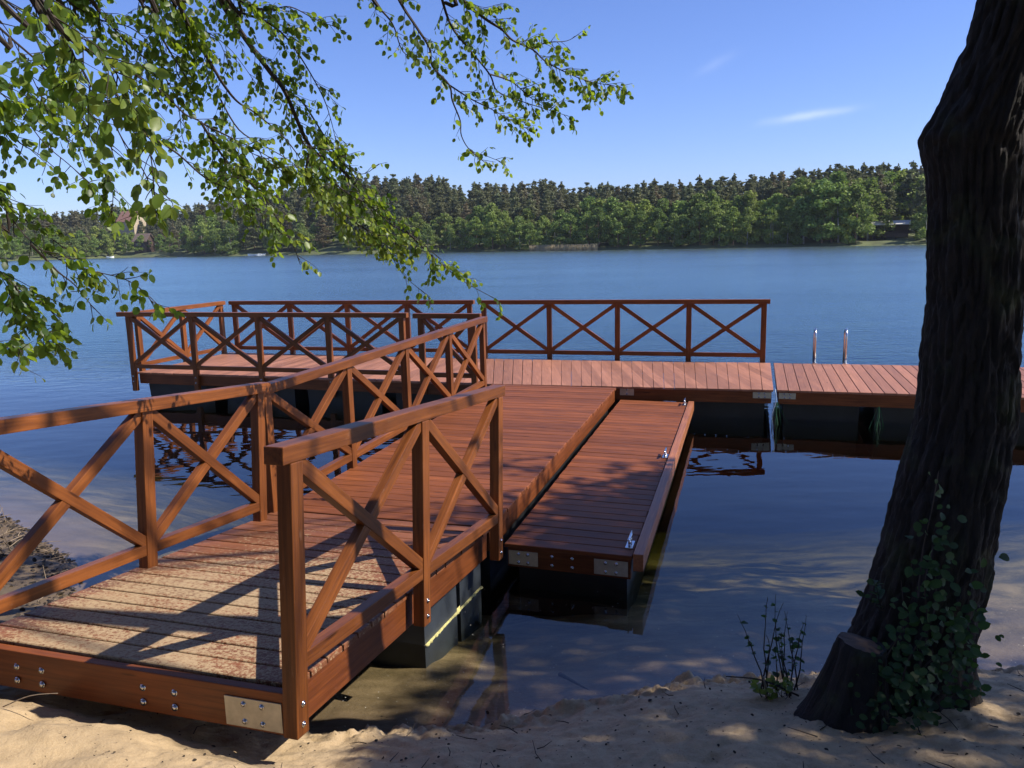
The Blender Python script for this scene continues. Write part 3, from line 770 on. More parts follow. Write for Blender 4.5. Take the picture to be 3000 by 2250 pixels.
for i, (u, v) in enumerate(((1850, 1598), (1952, 1338), (2008, 1186))):
    p = onz(u, v, FZ) - fo * .01
    bm = bmesh.new(); m = frame(p, fd)
    add_box(bm, (0, 0, .005), (.15, .055, .01), bevel=.003)
    cl = link('mooring_cleat', bm_mesh('mooring_cleat', bm), M['steel'], m, fg)
    for sg in (-1, 1):
        bm = bmesh.new(); add_cyl(bm, (sg * .03, 0, .008), (sg * .028, 0, .062), .012, .010)
        link('cleat_post', bm_mesh('cleat_post', bm, True), M['steel'], m, cl)
    bm = bmesh.new(); add_tube(bm, [(-.095, 0, .075), (-.05, 0, .066), (0, 0, .064), (.05, 0, .066), (.095, 0, .075)], [.008, .012, .013, .012, .008], 8)
    link('cleat_horn', bm_mesh('cleat_horn', bm, True), M['steel'], m, cl)

# beach ramp
H0R = Vector((-.195, 5.655, .012)); H0L = H0R - GN * 1.80
SL = Vector((-.2924, -.9563, .094)); SLn = SL.normalized(); LR = 2.66
H1R = H0R + SL * LR; H1L = H0L + SL * LR
rp = empty('access_ramp', (H1L + H1R) / 2, 'sloping plank ramp with sand scattered over it, resting on the beach', 'ramp')
deck('deck', H0R, H1R - SLn * .025, H0L, H1L - SLn * .025, .145, .03, M['plank_sand'], rp, gap=.013)
# deck frame: local Y must grow towards the beach for the sand cover
nu = SLn.cross(-GN).normalized(); nu = nu if nu.z > 0 else -nu
dq = -nu * .125
beam('side_beam', H0R + dq - GN * .033 + SLn * .02, H1R + dq - GN * .033 - SLn * .05, .045, .185, M['beam'], rp)
beam('side_beam', H0L + dq + GN * .033 + SLn * .02, H1L + dq + GN * .033 - SLn * .05, .045, .185, M['beam'], rp)
beam('front_beam', H1L + dq + nu * .018, H1R + dq + nu * .018 - GN * .002, .045, .194, M['beam'], rp)
um = frame((H0R + H1R + H0L + H1L) / 4 - nu * .045, -GN, nu); bm = bmesh.new(); add_box(bm, (0, 0, 0), (1.70, LR * SL.length - .12, .022))
link('light_block_sheet', bm_mesh('light_block_sheet', bm), M['beam'], um, rp)  # unseen sheet added to stop sunlight leaking through the plank gaps
fr_n = Vector((SLn.x, SLn.y, 0)).normalized()
fb = H1R + dq + SLn * .0225
plate(fb - GN * .30, fb - GN * .02, .135, SLn, rp, name='corner_plate', bolts=2)
plate(H1R + dq - SLn * .13 - GN * .0105, H1R + dq - SLn * .01 - GN * .0105, .135, GN, rp, name='corner_plate', bolts=0)
for x_ in (.566, .735, 1.31, 1.46):
    for s in (-.034, .034): bolt(fb - GN * x_ + nu * s, SLn, rp, .0125)
# float carrying the low end, with a bright yellow line at the water
c0 = Vector((-.60, 4.78, 0)); c1 = Vector((-.27, 5.66, 0)); w_ = -GN * 1.30
dd_ = (c1 - c0).normalized()
quad_prism('float', [c0, c0 + dd_ * .50, c0 + dd_ * .50 + w_, c0 + w_], -.9, -.09, M['float_grey'], rp)
quad_prism('float', [c0 + dd_ * .56, c1, c1 + w_, c0 + dd_ * .56 + w_], -.9, -.11, M['float_grey'], rp)
beam('float_strut', c0 + Vector((-.10, -.09, -.12)), c0 + Vector((-.10, -.09, -.75)), .045, .045, M['float_grey'], rp)
bm = bmesh.new()
o_ = GN
P = []
for i in range(60):
    f = i / 59; p = c0.lerp(c1, f) + Vector((0, 0, WZ + .004)); w = .010 + .012 * abs(noise.noise(Vector((f * 22, 0, 0)))) * 2
    P.append((p - GN * .002 , p + GN * w))
vs = [(bm.verts.new(a), bm.verts.new(b), bm.verts.new(b + Vector((0, 0, -.01))), bm.verts.new(a + Vector((0, 0, .018)))) for a, b in P]
for a, b in zip(vs, vs[1:]):
    bm.faces.new((a[0], a[1], b[1], b[0])); bm.faces.new((a[1], a[2], b[2], b[1])); bm.faces.new((a[3], a[0], b[0], b[3]))
link('waterline_strip', bm_mesh('waterline_strip', bm), M['yellow_line'], Matrix.Identity(4), rp)

# ------------------------------------------------------------------ railings
def railing(label, p0, d3, nb, bay, out, group, drop=.20, up=None, ext=(.05, .05), bolts=True, plate_end=False):
    """p0: foot of the first post at deck level on its centre line; out: outward direction"""
    p0 = Vector(p0); d3 = Vector(d3).normalized(); out = Vector(out).normalized()
    up = (d3.cross(out)); up = up if up.z > 0 else -up; up.normalize()
    e = empty('crossed_railing', p0, label, 'railing', group)
    H = 1.05; pw, pt = .088, .070
    for i in range(nb + 1):
        b = p0 + d3 * (bay * i)
        po = beam('post', b - up * drop, b + up * (H - .075), pt, pw, M['rail'], e, up=d3)
        if bolts:
            for z in (-.06, -.15): bolt(b + up * z + out * (pt / 2), out, po, .010)
    beam('top_rail', p0 - d3 * (ext[0] + pw / 2) + up * (H - .0375), p0 + d3 * (bay * nb + ext[1] + pw / 2) + up * (H - .0375), .092, .075, M['rail'], e, up=up,
         shift=(0, 0)).location += Vector(out) * -.011
    for i in range(nb):
        a = p0 + d3 * (bay * i + pw / 2); b = p0 + d3 * (bay * (i + 1) - pw / 2)
        beam('bottom_rail', a + up * .1125, b + up * .1125, .060, .070, M['rail'], e, up=up, bevel=.004)
        i0 = .01; z0, z1 = .155, .965
        beam('brace', a + up * z1 - d3 * i0, b + up * z0 + d3 * i0, .056, .066, M['rail'], e, up=up, bevel=.004)
        beam('brace', a + up * z0 - d3 * i0, b + up * z1 + d3 * i0, .050, .066, M['rail'], e, up=up, bevel=.004)
    return e
GRP = 'crossed timber railings of the pier'
ga = Vector((-.945, 3.105, .262)) ; ga_end = Vector((-.137, 5.47, .050))
dA = (ga_end - ga); railing('railing with two crosses on the right side of the ramp, nearest the camera', ga, dA, 2, dA.length / 2, GN, GRP)
la_e = Vector((-1.955, 5.87, .045)); dL = Vector((-.2924 * 1.0, -.9563, .094)); dL.normalize()
la0 = la_e + dL * (1.185 * 3)
railing('railing on the left side of the sandy ramp, cut off by the left picture edge', la0, -dL, 3, 1.185, -GN, GRP)
g0 = Vector((-1.935, 6.14, .0)); g1 = Vector((-.405, 11.32, 0))
railing('railing with four crosses along the left side of the level gangway', g0, g1 - g0, 4, (g1 - g0).length / 4, -GN, GRP)
f0 = Vector((-.48, 14.60, 0)); f1 = Vector((4.215, 13.29, 0)); fdv = (f1 - f0)
railing('dark railing with four crosses on the far edge, right of the gap', f0, fdv, 4, fdv.length / 4, Vector((0, 0, 1)).cross(fdv), GRP)
f0 = onz(*(700, 1036), 0) ; f0 = Vector((-5.50, 16.02, 0)); f1 = Vector((-.745, 14.72, 0)); fdv = f1 - f0
railing('railing on the far edge of the left wing, left of the gap', f0, fdv, 4, fdv.length / 4, Vector((0, 0, 1)).cross(fdv), GRP)
f0 = Vector((-6.56, 13.77, 0)); f1 = Vector((-1.675, 12.32, 0)); fdv = f1 - f0
railing('almost black railing with four crosses on the near edge of the left wing', f0, fdv, 4, fdv.length / 4, -Vector((0, 0, 1)).cross(fdv), GRP, drop=.32, ext=(.18, .05))
f0 = Vector((-1.36, 12.14, 0)); f1 = Vector((-.56, 11.90, 0)); fdv = f1 - f0
railing('short dark railing with one cross beside the gangway landing', f0, fdv, 1, fdv.length, -Vector((0, 0, 1)).cross(fdv), GRP, ext=(.08, .08))
f0 = Vector((-6.50, 13.95, 0)); f1 = Vector((-5.78, 16.02, 0)); fdv = f1 - f0
railing('sunlit orange railing across the outer left end of the left wing', f0, fdv, 2, fdv.length / 2, Vector((0, 0, 1)).cross(fdv), GRP)

# ladder
lb = Vector((5.22, 12.98, 0)); ld = (Vector((4.355, 13.155, 0)) - Vector((8.8, 11.86, 0))).normalized() * -1; lo = Vector((0, 0, 1)).cross(ld)
le = empty('swim_ladder', lb, 'stainless steel swimming ladder with two hooped handrails at the far pier edge', 'ladder')
for s in (-.235, .235):
    q = lb + ld * s - lo * .06
    pts = [q, q + Vector((0, 0, .44))] + [q + lo * (.13 - .13 * cos(a)) + Vector((0, 0, .44 + .12 * sin(a))) for a in np.linspace(0.3, pi, 8)] + [q + lo * .27 + Vector((0, 0, -1.1))]
    bm = bmesh.new(); add_tube(bm, pts, .017, 10); link('handrail', bm_mesh('handrail', bm, True), M['steel'], Matrix.Identity(4), le)
    bm = bmesh.new(); add_cyl(bm, q + Vector((0, 0, .001)), q + Vector((0, 0, .012)), .045, n=14); link('foot_flange', bm_mesh('foot_flange', bm), M['steel'], Matrix.Identity(4), le)
for z in (-.25, -.5, -.8):
    bm = bmesh.new(); add_box(bm, (0, 0, 0), (.47, .06, .02), frame(lb + lo * .21 + Vector((0, 0, z)), ld)); link('rung', bm_mesh('rung', bm), M['steel'], Matrix.Identity(4), le)

# mooring rope and green nets
pt = P4['nl'] - d2 * .02 - nn2 * -.03
pts = [pt - nn2 * .12 + Vector((0, 0, -.03)), pt - nn2 * .03 + Vector((0, 0, .006))]
for i in range(22):
    f = i / 21; pts.append(pt + nn2 * .02 + Vector((.018 * sin(f * 9) - .035 * f, -.01, -.02 - f * .62)))
bm = bmesh.new(); add_tube(bm, pts, .006, 7)
o = link('mooring_rope', bm_mesh('mooring_rope', bm, True), M['rope'], Matrix.Identity(4)); tag(o, 'pale blue rope hanging from the pier joint into the water', 'rope')
for px, lab in (((2278, 1178), 'dark green cord bundle hanging behind the pale rope'), ((2575, 1192), 'dark green cord bundle hanging under the right pier section')):
    p = ony(px[0], px[1], 10.72 if px[0] < 2400 else 10.33); bm = bmesh.new()
    for k in range(7):
        a = R.uniform(-.06, .06); b = R.uniform(-.12, .14)
        add_tube(bm, [p + Vector((a * .2, 0, 0)), p + Vector((a * .7 + b * .4, R.uniform(-.02, .02), -.14)), p + Vector((a + b, R.uniform(-.03, .03), -.32))], .004, 4)
    o = link('hanging_cord', bm_mesh('green_cord', bm), M['green_rope'], Matrix.Identity(4)); tag(o, lab, 'cord')

# ------------------------------------------------------------------ leaves
def leaf_template(fold=.18, curl=.12):
    # ovate leaf along +X, 8 outline points around a midrib
    mid = [(0, 0, 0), (.3, 0, -.01), (.62, 0, -.03), (1.0, 0, -curl)]
    up_ = [(.14, .25), (.42, .36), (.76, .27)]
    V = list(mid)
    for x, y in up_: V.append((x, y, y * fold - .03 * x))
    for x, y in up_: V.append((x, -y, y * fold - .03 * x))
    T = [(0, 1, 4), (1, 5, 4), (1, 2, 5), (2, 6, 5), (2, 3, 6), (0, 7, 1), (1, 7, 8), (1, 8, 2), (2, 8, 9), (2, 9, 3)]
    return np.array(V, dtype=np.float32), np.array(T, dtype=np.int32)
LV, LT = leaf_template()
class Leaves:
    def __init__(s): s.p = []; s.x = []; s.n = []; s.l = []
    def add(s, p, x, n, l): s.p.append(tuple(p)); s.x.append(tuple(x)); s.n.append(tuple(n)); s.l.append(l)
    def build(s, name, mat, parent=None):
        p = np.array(s.p); x = np.array(s.x); n = np.array(s.n); l = np.array(s.l)
        x /= np.linalg.norm(x, axis=1)[:, None] + 1e-9
        y = np.cross(n, x); y /= np.linalg.norm(y, axis=1)[:, None] + 1e-9
        z = np.cross(x, y)
        B = np.stack([x, y, z], 2)                      # columns
        V = np.einsum('nij,kj->nki', B, LV) * l[:, None, None] + p[:, None, :]
        Fc = LT[None] + (np.arange(len(p)) * len(LV))[:, None, None]
        me = mesh_np(name, V.reshape(-1, 3), Fc.reshape(-1, 3), True)
        return link(name, me, mat, Matrix.Identity(4), parent)
def rv3(s=1.0): return Vector((R.gauss(0, s), R.gauss(0, s), R.gauss(0, s)))
def spray(lv, bm, p, d, L, lsize, depth=0, dens=.027, r=.0024):
    """a leafy shoot: zigzag twig with alternate, drooping leaves"""
    d = Vector(d).normalized(); pts = [Vector(p)]; n = max(3, int(L / dens)); side = 1
    a = d.cross(Vector((0, 0, 1))); a = a.normalized() if a.length > .01 else Vector((1, 0, 0))
    for i in range(n):
        d = (d + rv3(.10) + Vector((0, 0, -.035))).normalized()
        pts.append(pts[-1] + d * dens)
        side *= -1
        if i > 0 or depth:
            k = R.choice((1, 1, 2))
            for _ in range(k):
                x = (d * .45 + a * side * .6 + Vector((0, 0, -.75)) + rv3(.35)).normalized()
                nn = Vector((R.gauss(0, .8), R.gauss(-.1, .8), R.uniform(.1, .8)))
                lv.add(pts[-1] + x * .012, x, nn, lsize * R.uniform(.6, 1.15) * (1 - .35 * i / n))
        if depth and i > 1 and R.random() < .30:
            spray(lv, bm, pts[-1], d * .7 + a * side * .8 + rv3(.2), L * R.uniform(.3, .55), lsize, depth - 1, dens, r * .6)
    step = pts[::2] if len(pts) > 4 else pts
    if step[-1] != pts[-1]: step = list(step) + [pts[-1]]
    add_tube(bm, step, [r * (1 - .7 * i / len(step)) for i in range(len(step))], 4)
def smooth_line(P, n):
    P = [Vector(p) for p in P]; out = []
    for i in range(len(P) - 1):
        a, b, c, d = P[max(i - 1, 0)], P[i], P[i + 1], P[min(i + 2, len(P) - 1)]
        for k in range(n):
            t_ = k / n; out.append(.5 * ((2 * b) + (c - a) * t_ + (2 * a - 5 * b + 4 * c - d) * t_ ** 2 + (3 * b - a - 3 * c + d) * t_ ** 3))
    out.append(P[-1]); return out

# overhanging hornbeam whose trunk stands left of the picture
HB = Vector((-4.1, 1.3, 0)); HB.z = gz(HB.x, HB.y)
hb = empty('overhanging_tree', HB, 'leafy tree at the left whose sunlit branches hang over the lake from above', 'tree')
bm = bmesh.new()
tp = [HB + Vector((0, 0, -.3)), HB + Vector((.05, .05, 1)), HB + Vector((.15, .2, 2.6)), HB + Vector((.2, .45, 4.4)), HB + Vector((.5, .8, 6.2)), HB + Vector((.8, 1.2, 8))]
add_tube(bm, smooth_line(tp, 5), np.linspace(.24, .06, 26).tolist(), 16)
link('trunk', bm_mesh('trunk', bm, True), M['bark'], Matrix.Identity(4), hb)
LIMBS = [  # (thickness at the frame edge, distance y at start/end, leaf size, side shoots per m, shoot length, material, pixel polyline)
 (.020, 5.2, 6.3, .052, 11, .34, 'leaf', [(560, -140), (640, -40), (651, 9), (719, 113), (796, 217), (836, 271), (909, 430), (993, 450 + 40), (1070, 572), (1126, 626), (1183, 671), (1269, 753), (1305, 784), (1368, 830), (1459, 880)]),
 (.010, 5.2, 5.8, .050, 10, .26, 'leaf', [(640, -20), (669, 22), (787, 68), (859, 136), (940, 271), (972, 361), (995, 470)]),
 (.008, 5.6, 6.0, .050, 10, .25, 'leaf', [(836, 271), (881, 294), (927, 361), (985, 455), (1040, 520), (1100, 640), (1170, 790), (1260, 870)]),
 (.014, 4.8, 5.6, .050, 10, .30, 'leaf', [(480, -100), (520, 0), (565, 104), (606, 167), (655, 248), (696, 298), (746, 330), (836, 407), (905, 500), (960, 560)]),
 (.010, 4.6, 5.2, .050, 13, .28, 'leaf', [(380, -90), (420, 22), (470, 104), (502, 158), (542, 221), (560, 260)]),
 (.010, 4.2, 5.0, .050, 12, .32, 'leaf', [(60, -60), (135, 45), (226, 131), (330, 180), (407, 226), (475, 271), (542, 334), (588, 357), (680, 420), (780, 470), (850, 520)]),
 (.008, 4.6, 5.0, .050, 12, .30, 'leaf', [(588, 357), (640, 440), (690, 500), (760, 560), (800, 620), (850, 700), (880, 775)]),
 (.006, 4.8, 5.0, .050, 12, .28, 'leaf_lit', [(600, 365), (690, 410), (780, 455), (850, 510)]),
 (.008, 4.4, 4.6, .050, 12, .26, 'leaf', [(330, 260), (420, 380), (520, 450), (600, 520), (680, 560), (760, 620), (830, 690)]),
 (.012, 5.6, 6.3, .052, 11, .30, 'leaf', [(1290, -120), (1352, -5), (1420, 54), (1470, 86), (1502, 118), (1560, 145), (1606, 185), (1700, 230), (1760, 245), (1822, 256)]),
 (.006, 6.0, 6.2, .050, 7, .16, 'leaf', [(1560, 145), (1600, 125), (1660, 120), (1695, 100)]),
 (.011, 5.6, 6.2, .052, 11, .28, 'leaf', [(1270, -110), (1298, 9), (1325, 81), (1371, 140), (1434, 217), (1457, 267), (1520, 294), (1600, 320), (1665, 340)]),
 (.011, 5.4, 6.0, .052, 11, .26, 'leaf', [(1120, -110), (1172, 5), (1221, 81), (1258, 140), (1267, 194), (1316, 249), (1325, 294), (1348, 353), (1352, 398), (1378, 440), (1420, 455), (1478, 478)]),
 (.006, 5.8, 6.0, .050, 12, .24, 'leaf', [(1316, 249), (1380, 290), (1440, 320), (1500, 355), (1550, 380)]),
 (.009, 5.6, 5.9, .050, 9, .24, 'leaf', [(1040, -80), (1100, 10), (1150, 70), (1180, 150), (1230, 180)]),
 (.0010, 3.6, 4.2, .052, 13, .30, 'leaf', [(-120, -60), (0, 60), (60, 160), (110, 260), (150, 350), (210, 420), (300, 480), (330, 560), (325, 640)]),
 (.0009, 3.4, 4.0, .052, 12, .26, 'leaf', [(-140, 120), (-20, 250), (60, 330), (130, 420), (200, 480), (262, 535)]),
 (.0009, 3.2, 3.8, .050, 13, .24, 'leaf', [(-160, 480), (0, 600), (66, 682), (133, 739), (232, 785), (298, 800), (365, 818), (414, 848), (452, 893)]),
 (.006, 3.5, 3.8, .050, 13, .17, 'leaf', [(90, 715), (133, 759), (172, 798), (215, 831), (249, 871), (276, 905)]),
 (.007, 3.3, 3.6, .050, 13, .20, 'leaf', [(-150, 690), (0, 798), (50, 848), (83, 914), (116, 957), (149, 981), (170, 1016)]),
 (.005, 3.4, 3.6, .050, 11, .14, 'leaf', [(40, 838), (60, 848), (133, 895), (184, 955)]),
 (.005, 3.2, 3.3, .048, 11, .13, 'leaf', [(-300, 930), (-60, 1012), (0, 1020), (40, 1015), (66, 1030)]),
 (.0009, 2.5, 2.9, .052, 15, .20, 'leaf_lit', [(60, -80), (150, 50), (240, 130), (330, 200), (370, 280), (410, 360), (440, 450), (450, 540), (455, 620)]),
 (.0007, 2.6, 3.0, .052, 14, .20, 'leaf', [(150, 50), (210, 150), (260, 240), (320, 330), (360, 410), (420, 500), (450, 570)]),
 (.0007, 2.8, 3.4, .050, 13, .22, 'leaf', [(-60, -60), (60, 40), (130, 110), (190, 200), (240, 300), (300, 380), (330, 440)]),
 (.008, 4.6, 5.4, .050, 12, .28, 'leaf', [(200, -90), (280, 20), (340, 90), (400, 150), (470, 210), (520, 300), (540, 420), (600, 470)]),
 (.008, 5.0, 5.6, .050, 11, .26, 'leaf', [(620, -70), (700, 0), (780, 30), (850, 20), (930, 60), (990, 80)]),
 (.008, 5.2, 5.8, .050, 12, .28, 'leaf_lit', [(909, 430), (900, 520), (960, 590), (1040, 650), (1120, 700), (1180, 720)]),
 (.007, 5.2, 5.6, .050, 10, .22, 'leaf', [(330, -90), (420, -20), (520, 60), (600, 90), (680, 150), (760, 260)]),
]
LIMBS += [
 (.007, 4.6, 5.2, .050, 13, .30, 'leaf', [(120, -80), (220, 20), (300, 60), (380, 80), (440, 130), (480, 200)]),
 (.007, 5.0, 5.4, .050, 13, .30, 'leaf', [(430, -80), (500, 20), (540, 60), (590, 100), (640, 120), (670, 190)]),
 (.007, 4.0, 4.6, .050, 13, .30, 'leaf', [(-80, 10), (30, 110), (120, 190), (170, 260), (230, 330), (260, 400)]),
 (.006, 3.8, 4.2, .050, 13, .26, 'leaf', [(-120, 300), (0, 370), (60, 420), (110, 450), (170, 500)]),
 (.007, 5.4, 5.9, .050, 13, .28, 'leaf', [(909, 430), (940, 500), (1010, 560), (1080, 600), (1150, 660), (1220, 700), (1290, 760)]),
 (.006, 5.2, 5.6, .050, 13, .26, 'leaf', [(640, 280), (700, 380), (780, 430), (860, 480), (900, 540), (930, 600)]),
 (.006, 4.4, 4.8, .050, 13, .24, 'leaf', [(-60, 560), (20, 600), (80, 650), (140, 690), (190, 730)]),
 (.006, 5.8, 6.2, .050, 12, .24, 'leaf', [(1434, 217), (1500, 240), (1560, 290), (1620, 310)]),
 (.005, 5.6, 5.9, .050, 12, .18, 'leaf', [(1378, 440), (1400, 460), (1420, 475)]),
 (.006, 5.2, 5.6, .050, 12, .26, 'leaf', [(880, 400), (900, 430), (960, 440), (1000, 470), (1060, 510), (1110, 480)]),
]
LV_all = {'leaf': Leaves(), 'leaf_lit': Leaves()}
bt = bmesh.new()
root_pts = [HB + Vector((.2, .45, 4.4)), HB + Vector((.35, .6, 5.3)), HB + Vector((.5, .8, 6.2))]
LEAFK = 1.08
for li, (r0, y0, y1, ls, dens, sl_, mk, px) in enumerate(LIMBS):
    n = len(px); P = []
    for i, (u, v) in enumerate(px):
        f = i / (n - 1); P.append(ony(u, v, y0 + (y1 - y0) * f + .05 * sin(i * 2.1 + li)))
    line = smooth_line(P, 5)
    Ls = sum((b - a).length for a, b in zip(line, line[1:]))
    add_tube(bt, line, [max(.0022, r0 * (1 - .9 * i / len(line))) for i in range(len(line))], 6)
    # feeder from the trunk to limbs that enter from outside
    if px[0][1] < -10 or px[0][0] < -20:
        q = root_pts[li % 3]; mid_ = (q + P[0]) / 2 + Vector((0, .1, .55))
        add_tube(bt, smooth_line([q, mid_, P[0], P[1]], 5), np.linspace(max(.03, r0 * 1.6), r0, 16).tolist(), 7)
    acc = 0
    for i in range(1, len(line)):
        a, b = line[i - 1], line[i]; seg = (b - a).length; dd = (b - a).normalized(); acc += seg * dens * 2.3 * max(.25, 1.0 + 2.2 * noise.noise(a * 2.6 + Vector((li * 3.1, 0, 0))))
        f = i / len(line)
        while acc > 1:
            acc -= 1
            s_ = R.choice((-1, 1)); sd_ = dd.cross(Vector((R.uniform(-.3, .3), -1, R.uniform(-.3, .3)))).normalized() * s_
            dr_ = dd * R.uniform(.5, 1.0) + sd_ * R.uniform(.35, .9) + Vector((0, R.uniform(-.5, .5), -.10))
            Lh = sl_ * R.uniform(.35, 1.1) * (1 - .5 * f)
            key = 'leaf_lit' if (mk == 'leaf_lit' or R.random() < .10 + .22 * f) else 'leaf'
            spray(LV_all[key], bt, a.lerp(b, R.random()), dr_, Lh, ls * LEAFK, 1 if R.random() < .5 else 0)
    spray(LV_all[mk], bt, line[-3], line[-1] - line[-3], .12, ls * LEAFK, 0)
link('branches', bm_mesh('branches', bt), M['twig'], Matrix.Identity(4), hb)
LV_all['leaf'].build('foliage', M['leaf'], hb)
o = LV_all['leaf_lit'].build('foliage', M['leaf_lit'], hb); o['label'] = 'leaves tinted bright yellow green to look sunlit'

# ------------------------------------------------------------------ the leaning trunk at the right
prof = [  # z, left x, right x
 (-.55, 1.12, 2.32), (-.22, 1.30, 2.20), (-.13, 1.36, 2.15), (.0, 1.43, 2.12), (.2, 1.52, 2.11), (.45, 1.605, 2.145), (.8, 1.68, 2.18), (1.09, 1.735, 2.205), (1.3, 1.78, 2.222), (1.8, 1.79, 2.20),
 (2.2, 1.775, 2.175), (2.40, 1.755, 2.18), (2.49, 1.742, 2.19), (2.58, 1.765, 2.205), (2.84, 1.848, 2.25), (3.02, 1.875, 2.27), (3.5, 1.96, 2.28), (4.2, 2.08, 2.35), (5.2, 2.38, 2.62), (6.5, 3.05, 3.26), (8.2, 4.3, 4.44), (9.5, 5.2, 5.26)]
pz = np.array([a for a, _, _ in prof]); pl = np.array([b for _, b, _ in prof]); pr = np.array([c for _, _, c in prof])
zs = np.concatenate([np.arange(-.55, 3.4, .011), np.arange(3.4, 9.5, .08)]); NS = 150
V = []; TY = 3.45; tint_ = {}
for z in zs:
    l, r_ = np.interp(z, pz, pl), np.interp(z, pz, pr); cx, rr = (l + r_) / 2, (r_ - l) / 2 * .90
    TYZ = float(np.interp(z, [2.4, 3.6, 5.6, 9.5], [3.45, 3.29, 3.21, 3.1]))
    for k in range(NS):
        a = 2 * pi * k / NS; ca, sa = cos(a), sin(a)
        v = Vector((ca * 7.0, sa * 7.0, z * 2.6))
        q = noise.noise(v * 1.5 + Vector((0, 0, 7))); ridge = 1 - abs(noise.noise(Vector((ca * 5.2, sa * 5.2, z * 2.0))) * 2) 
        ridge2 = 1 - abs(noise.noise(Vector((ca * 11, sa * 11, z * 5.5)) + Vector((4, 4, 4))) * 2)
        w_ = z + .06 * q; pl_ = noise.voronoi(Vector((ca * 4.6, sa * 4.6, w_ * 3.2)))[0]
        crack = min(1.0, (pl_[1] - pl_[0]) / .22); tint_[len(V)] = crack
        d_ = (ridge * .010 + ridge2 * .008 + q * .008 + crack * .017 + noise.noise(Vector((ca * 20, sa * 20, z * 30))) * .005 + noise.noise(Vector((ca * 42, sa * 42, z * 60))) * .002)
        d_ *= min(1.0, rr / .2)
        flare = 0
        if z < .25: flare = (.25 - z) * .30 * max(0, cos(3 * a + 2.2)) * (.5 + .5 * noise.noise(Vector((ca, sa, 0)) * 3 + Vector((2, 2, 2))) )
        bul = .03 * math.exp(-((z - 2.47) / .10) ** 2) * max(0, -ca)
        R2 = rr + d_ - .026 + flare + bul
        V.append((cx + ca * R2, TYZ + sa * R2, z))
nz = len(zs); idx = np.arange(nz * NS).reshape(nz, NS); nxt = np.roll(idx, -1, axis=1)
Fq = np.stack([idx[:-1], nxt[:-1], nxt[1:], idx[1:]], -1).reshape(-1, 4)
tr = empty('leaning_tree', (1.7, TY, gz(1.7, TY)), 'dark leaning tree with rough bark standing on the beach at the right', 'tree')
link('trunk', mesh_np('trunk', V, Fq, False), M['bark'], Matrix.Identity(4), tr)
# cut sister stem at its foot
bm = bmesh.new(); n = 60; rings = []; SC = ony(2512, 1872, 3.22)
for j, (dz, dx, r_) in enumerate(((-.62, -.05, .32), (-.44, -.045, .23), (-.34, -.03, .18), (-.24, -.015, .148), (-.14, 0, .122), (-.07, .01, .108), (-.03, .012, .100), (-.012, .014, .086))):
    z = SC.z + dz; cx = SC.x + dx; cy = SC.y
    ring = []
    for k in range(n):
        a = 2 * pi * k / n; q = r_ * (1 + .13 * noise.noise(Vector((cos(a) * 3, sin(a) * 3, z * 3))) + .06 * noise.noise(Vector((cos(a) * 9, sin(a) * 9, z * 3))))
        ring.append(bm.verts.new((cx + cos(a) * q, cy + sin(a) * q, z + (.022 * -cos(a) - .006) * (dz > -.03))))
    rings.append(ring)
for a, b in zip(rings, rings[1:]):
    for k in range(n): bm.faces.new((a[k], a[(k + 1) % n], b[(k + 1) % n], b[k]))
cap = [bm.verts.new(v.co + Vector((0, 0, .0))) for v in rings[-1]]
st = link('stump', bm_mesh('stump', bm), M['bark'], Matrix.Identity(4), tr)
bm = bmesh.new(); cc = [bm.verts.new(st.data.vertices[(7) * n + k].co) for k in range(n)]; ce = bm.verts.new(sum((v.co for v in cc), Vector()) / n + Vector((0, 0, .004)))
for k in range(n): bm.faces.new((cc[k], cc[(k + 1) % n], ce))
link('cut_face', bm_mesh('cut_face', bm), M['stump_cut'], Matrix.Identity(4), st)
# crown of the leaning tree and neighbours, outside the picture to the right: they shade the beach
def crown_leaves(blobs, size, seed):
    rg = np.random.default_rng(seed); Vs = []
    for (c, s, n) in blobs:
        d = rg.normal(size=(n, 3)); d /= np.linalg.norm(d, axis=1)[:, None]; r = rg.random(n) ** .4
        P = np.array(c) + d * r[:, None] * np.array(s)
        a = rg.normal(size=(n, 3)); a /= np.linalg.norm(a, axis=1)[:, None]; b = np.cross(a, rg.normal(size=(n, 3))); b /= np.linalg.norm(b, axis=1)[:, None]
        q = size * rg.uniform(.6, 1.3, size=(n, 1)); Vs.append(np.stack([P - a * q * .5, P + b * q * .36, P + a * q * .5, P - b * q * .36], 1).reshape(-1, 3))
    V = np.concatenate(Vs); return V, np.arange(len(V)).reshape(-1, 4)
def limb_to(bm, p, q, r): add_tube(bm, smooth_line([p, (Vector(p) + Vector(q)) / 2 + Vector((0, 0, .4)), q], 5), np.linspace(r, r * .25, 11).tolist(), 7)
rgc = random.Random(11); blobs = []
# canopy over the beach side (dense) with a ragged lake-side edge
for i in range(112):
    y = rgc.uniform(-3.5, 2.5); x = rgc.uniform(7.0, 12.5); z = 7.0 + rgc.uniform(-.8, 1.8) + .22 * (x - 8)
    x = max(x, (7.35 if y > 2.3 else 7.0) + (z - 7) * 1.0)
    blobs.append(((x, y, z), (.85, .85, .5), 210))
for i in range(104):
    y = rgc.uniform(2.6, 6.5); x = rgc.uniform(7.4, 10.2); z = 6.9 + rgc.uniform(-.5, 1.2)
    blobs.append(((x, y, z), (.48, .48, .3), 90))
for i in range(26):
    blobs.append(((rgc.uniform(6.35, 7.3), rgc.uniform(1.2, 2.45), 6.9 + rgc.uniform(-.15, .15)), (.32, .32, .2), 100))
V, Fc = crown_leaves(blobs, .14, 3)
link('foliage', mesh_np('foliage', V, Fc), M['canopy'], Matrix.Identity(4), tr)
bm = bmesh.new()
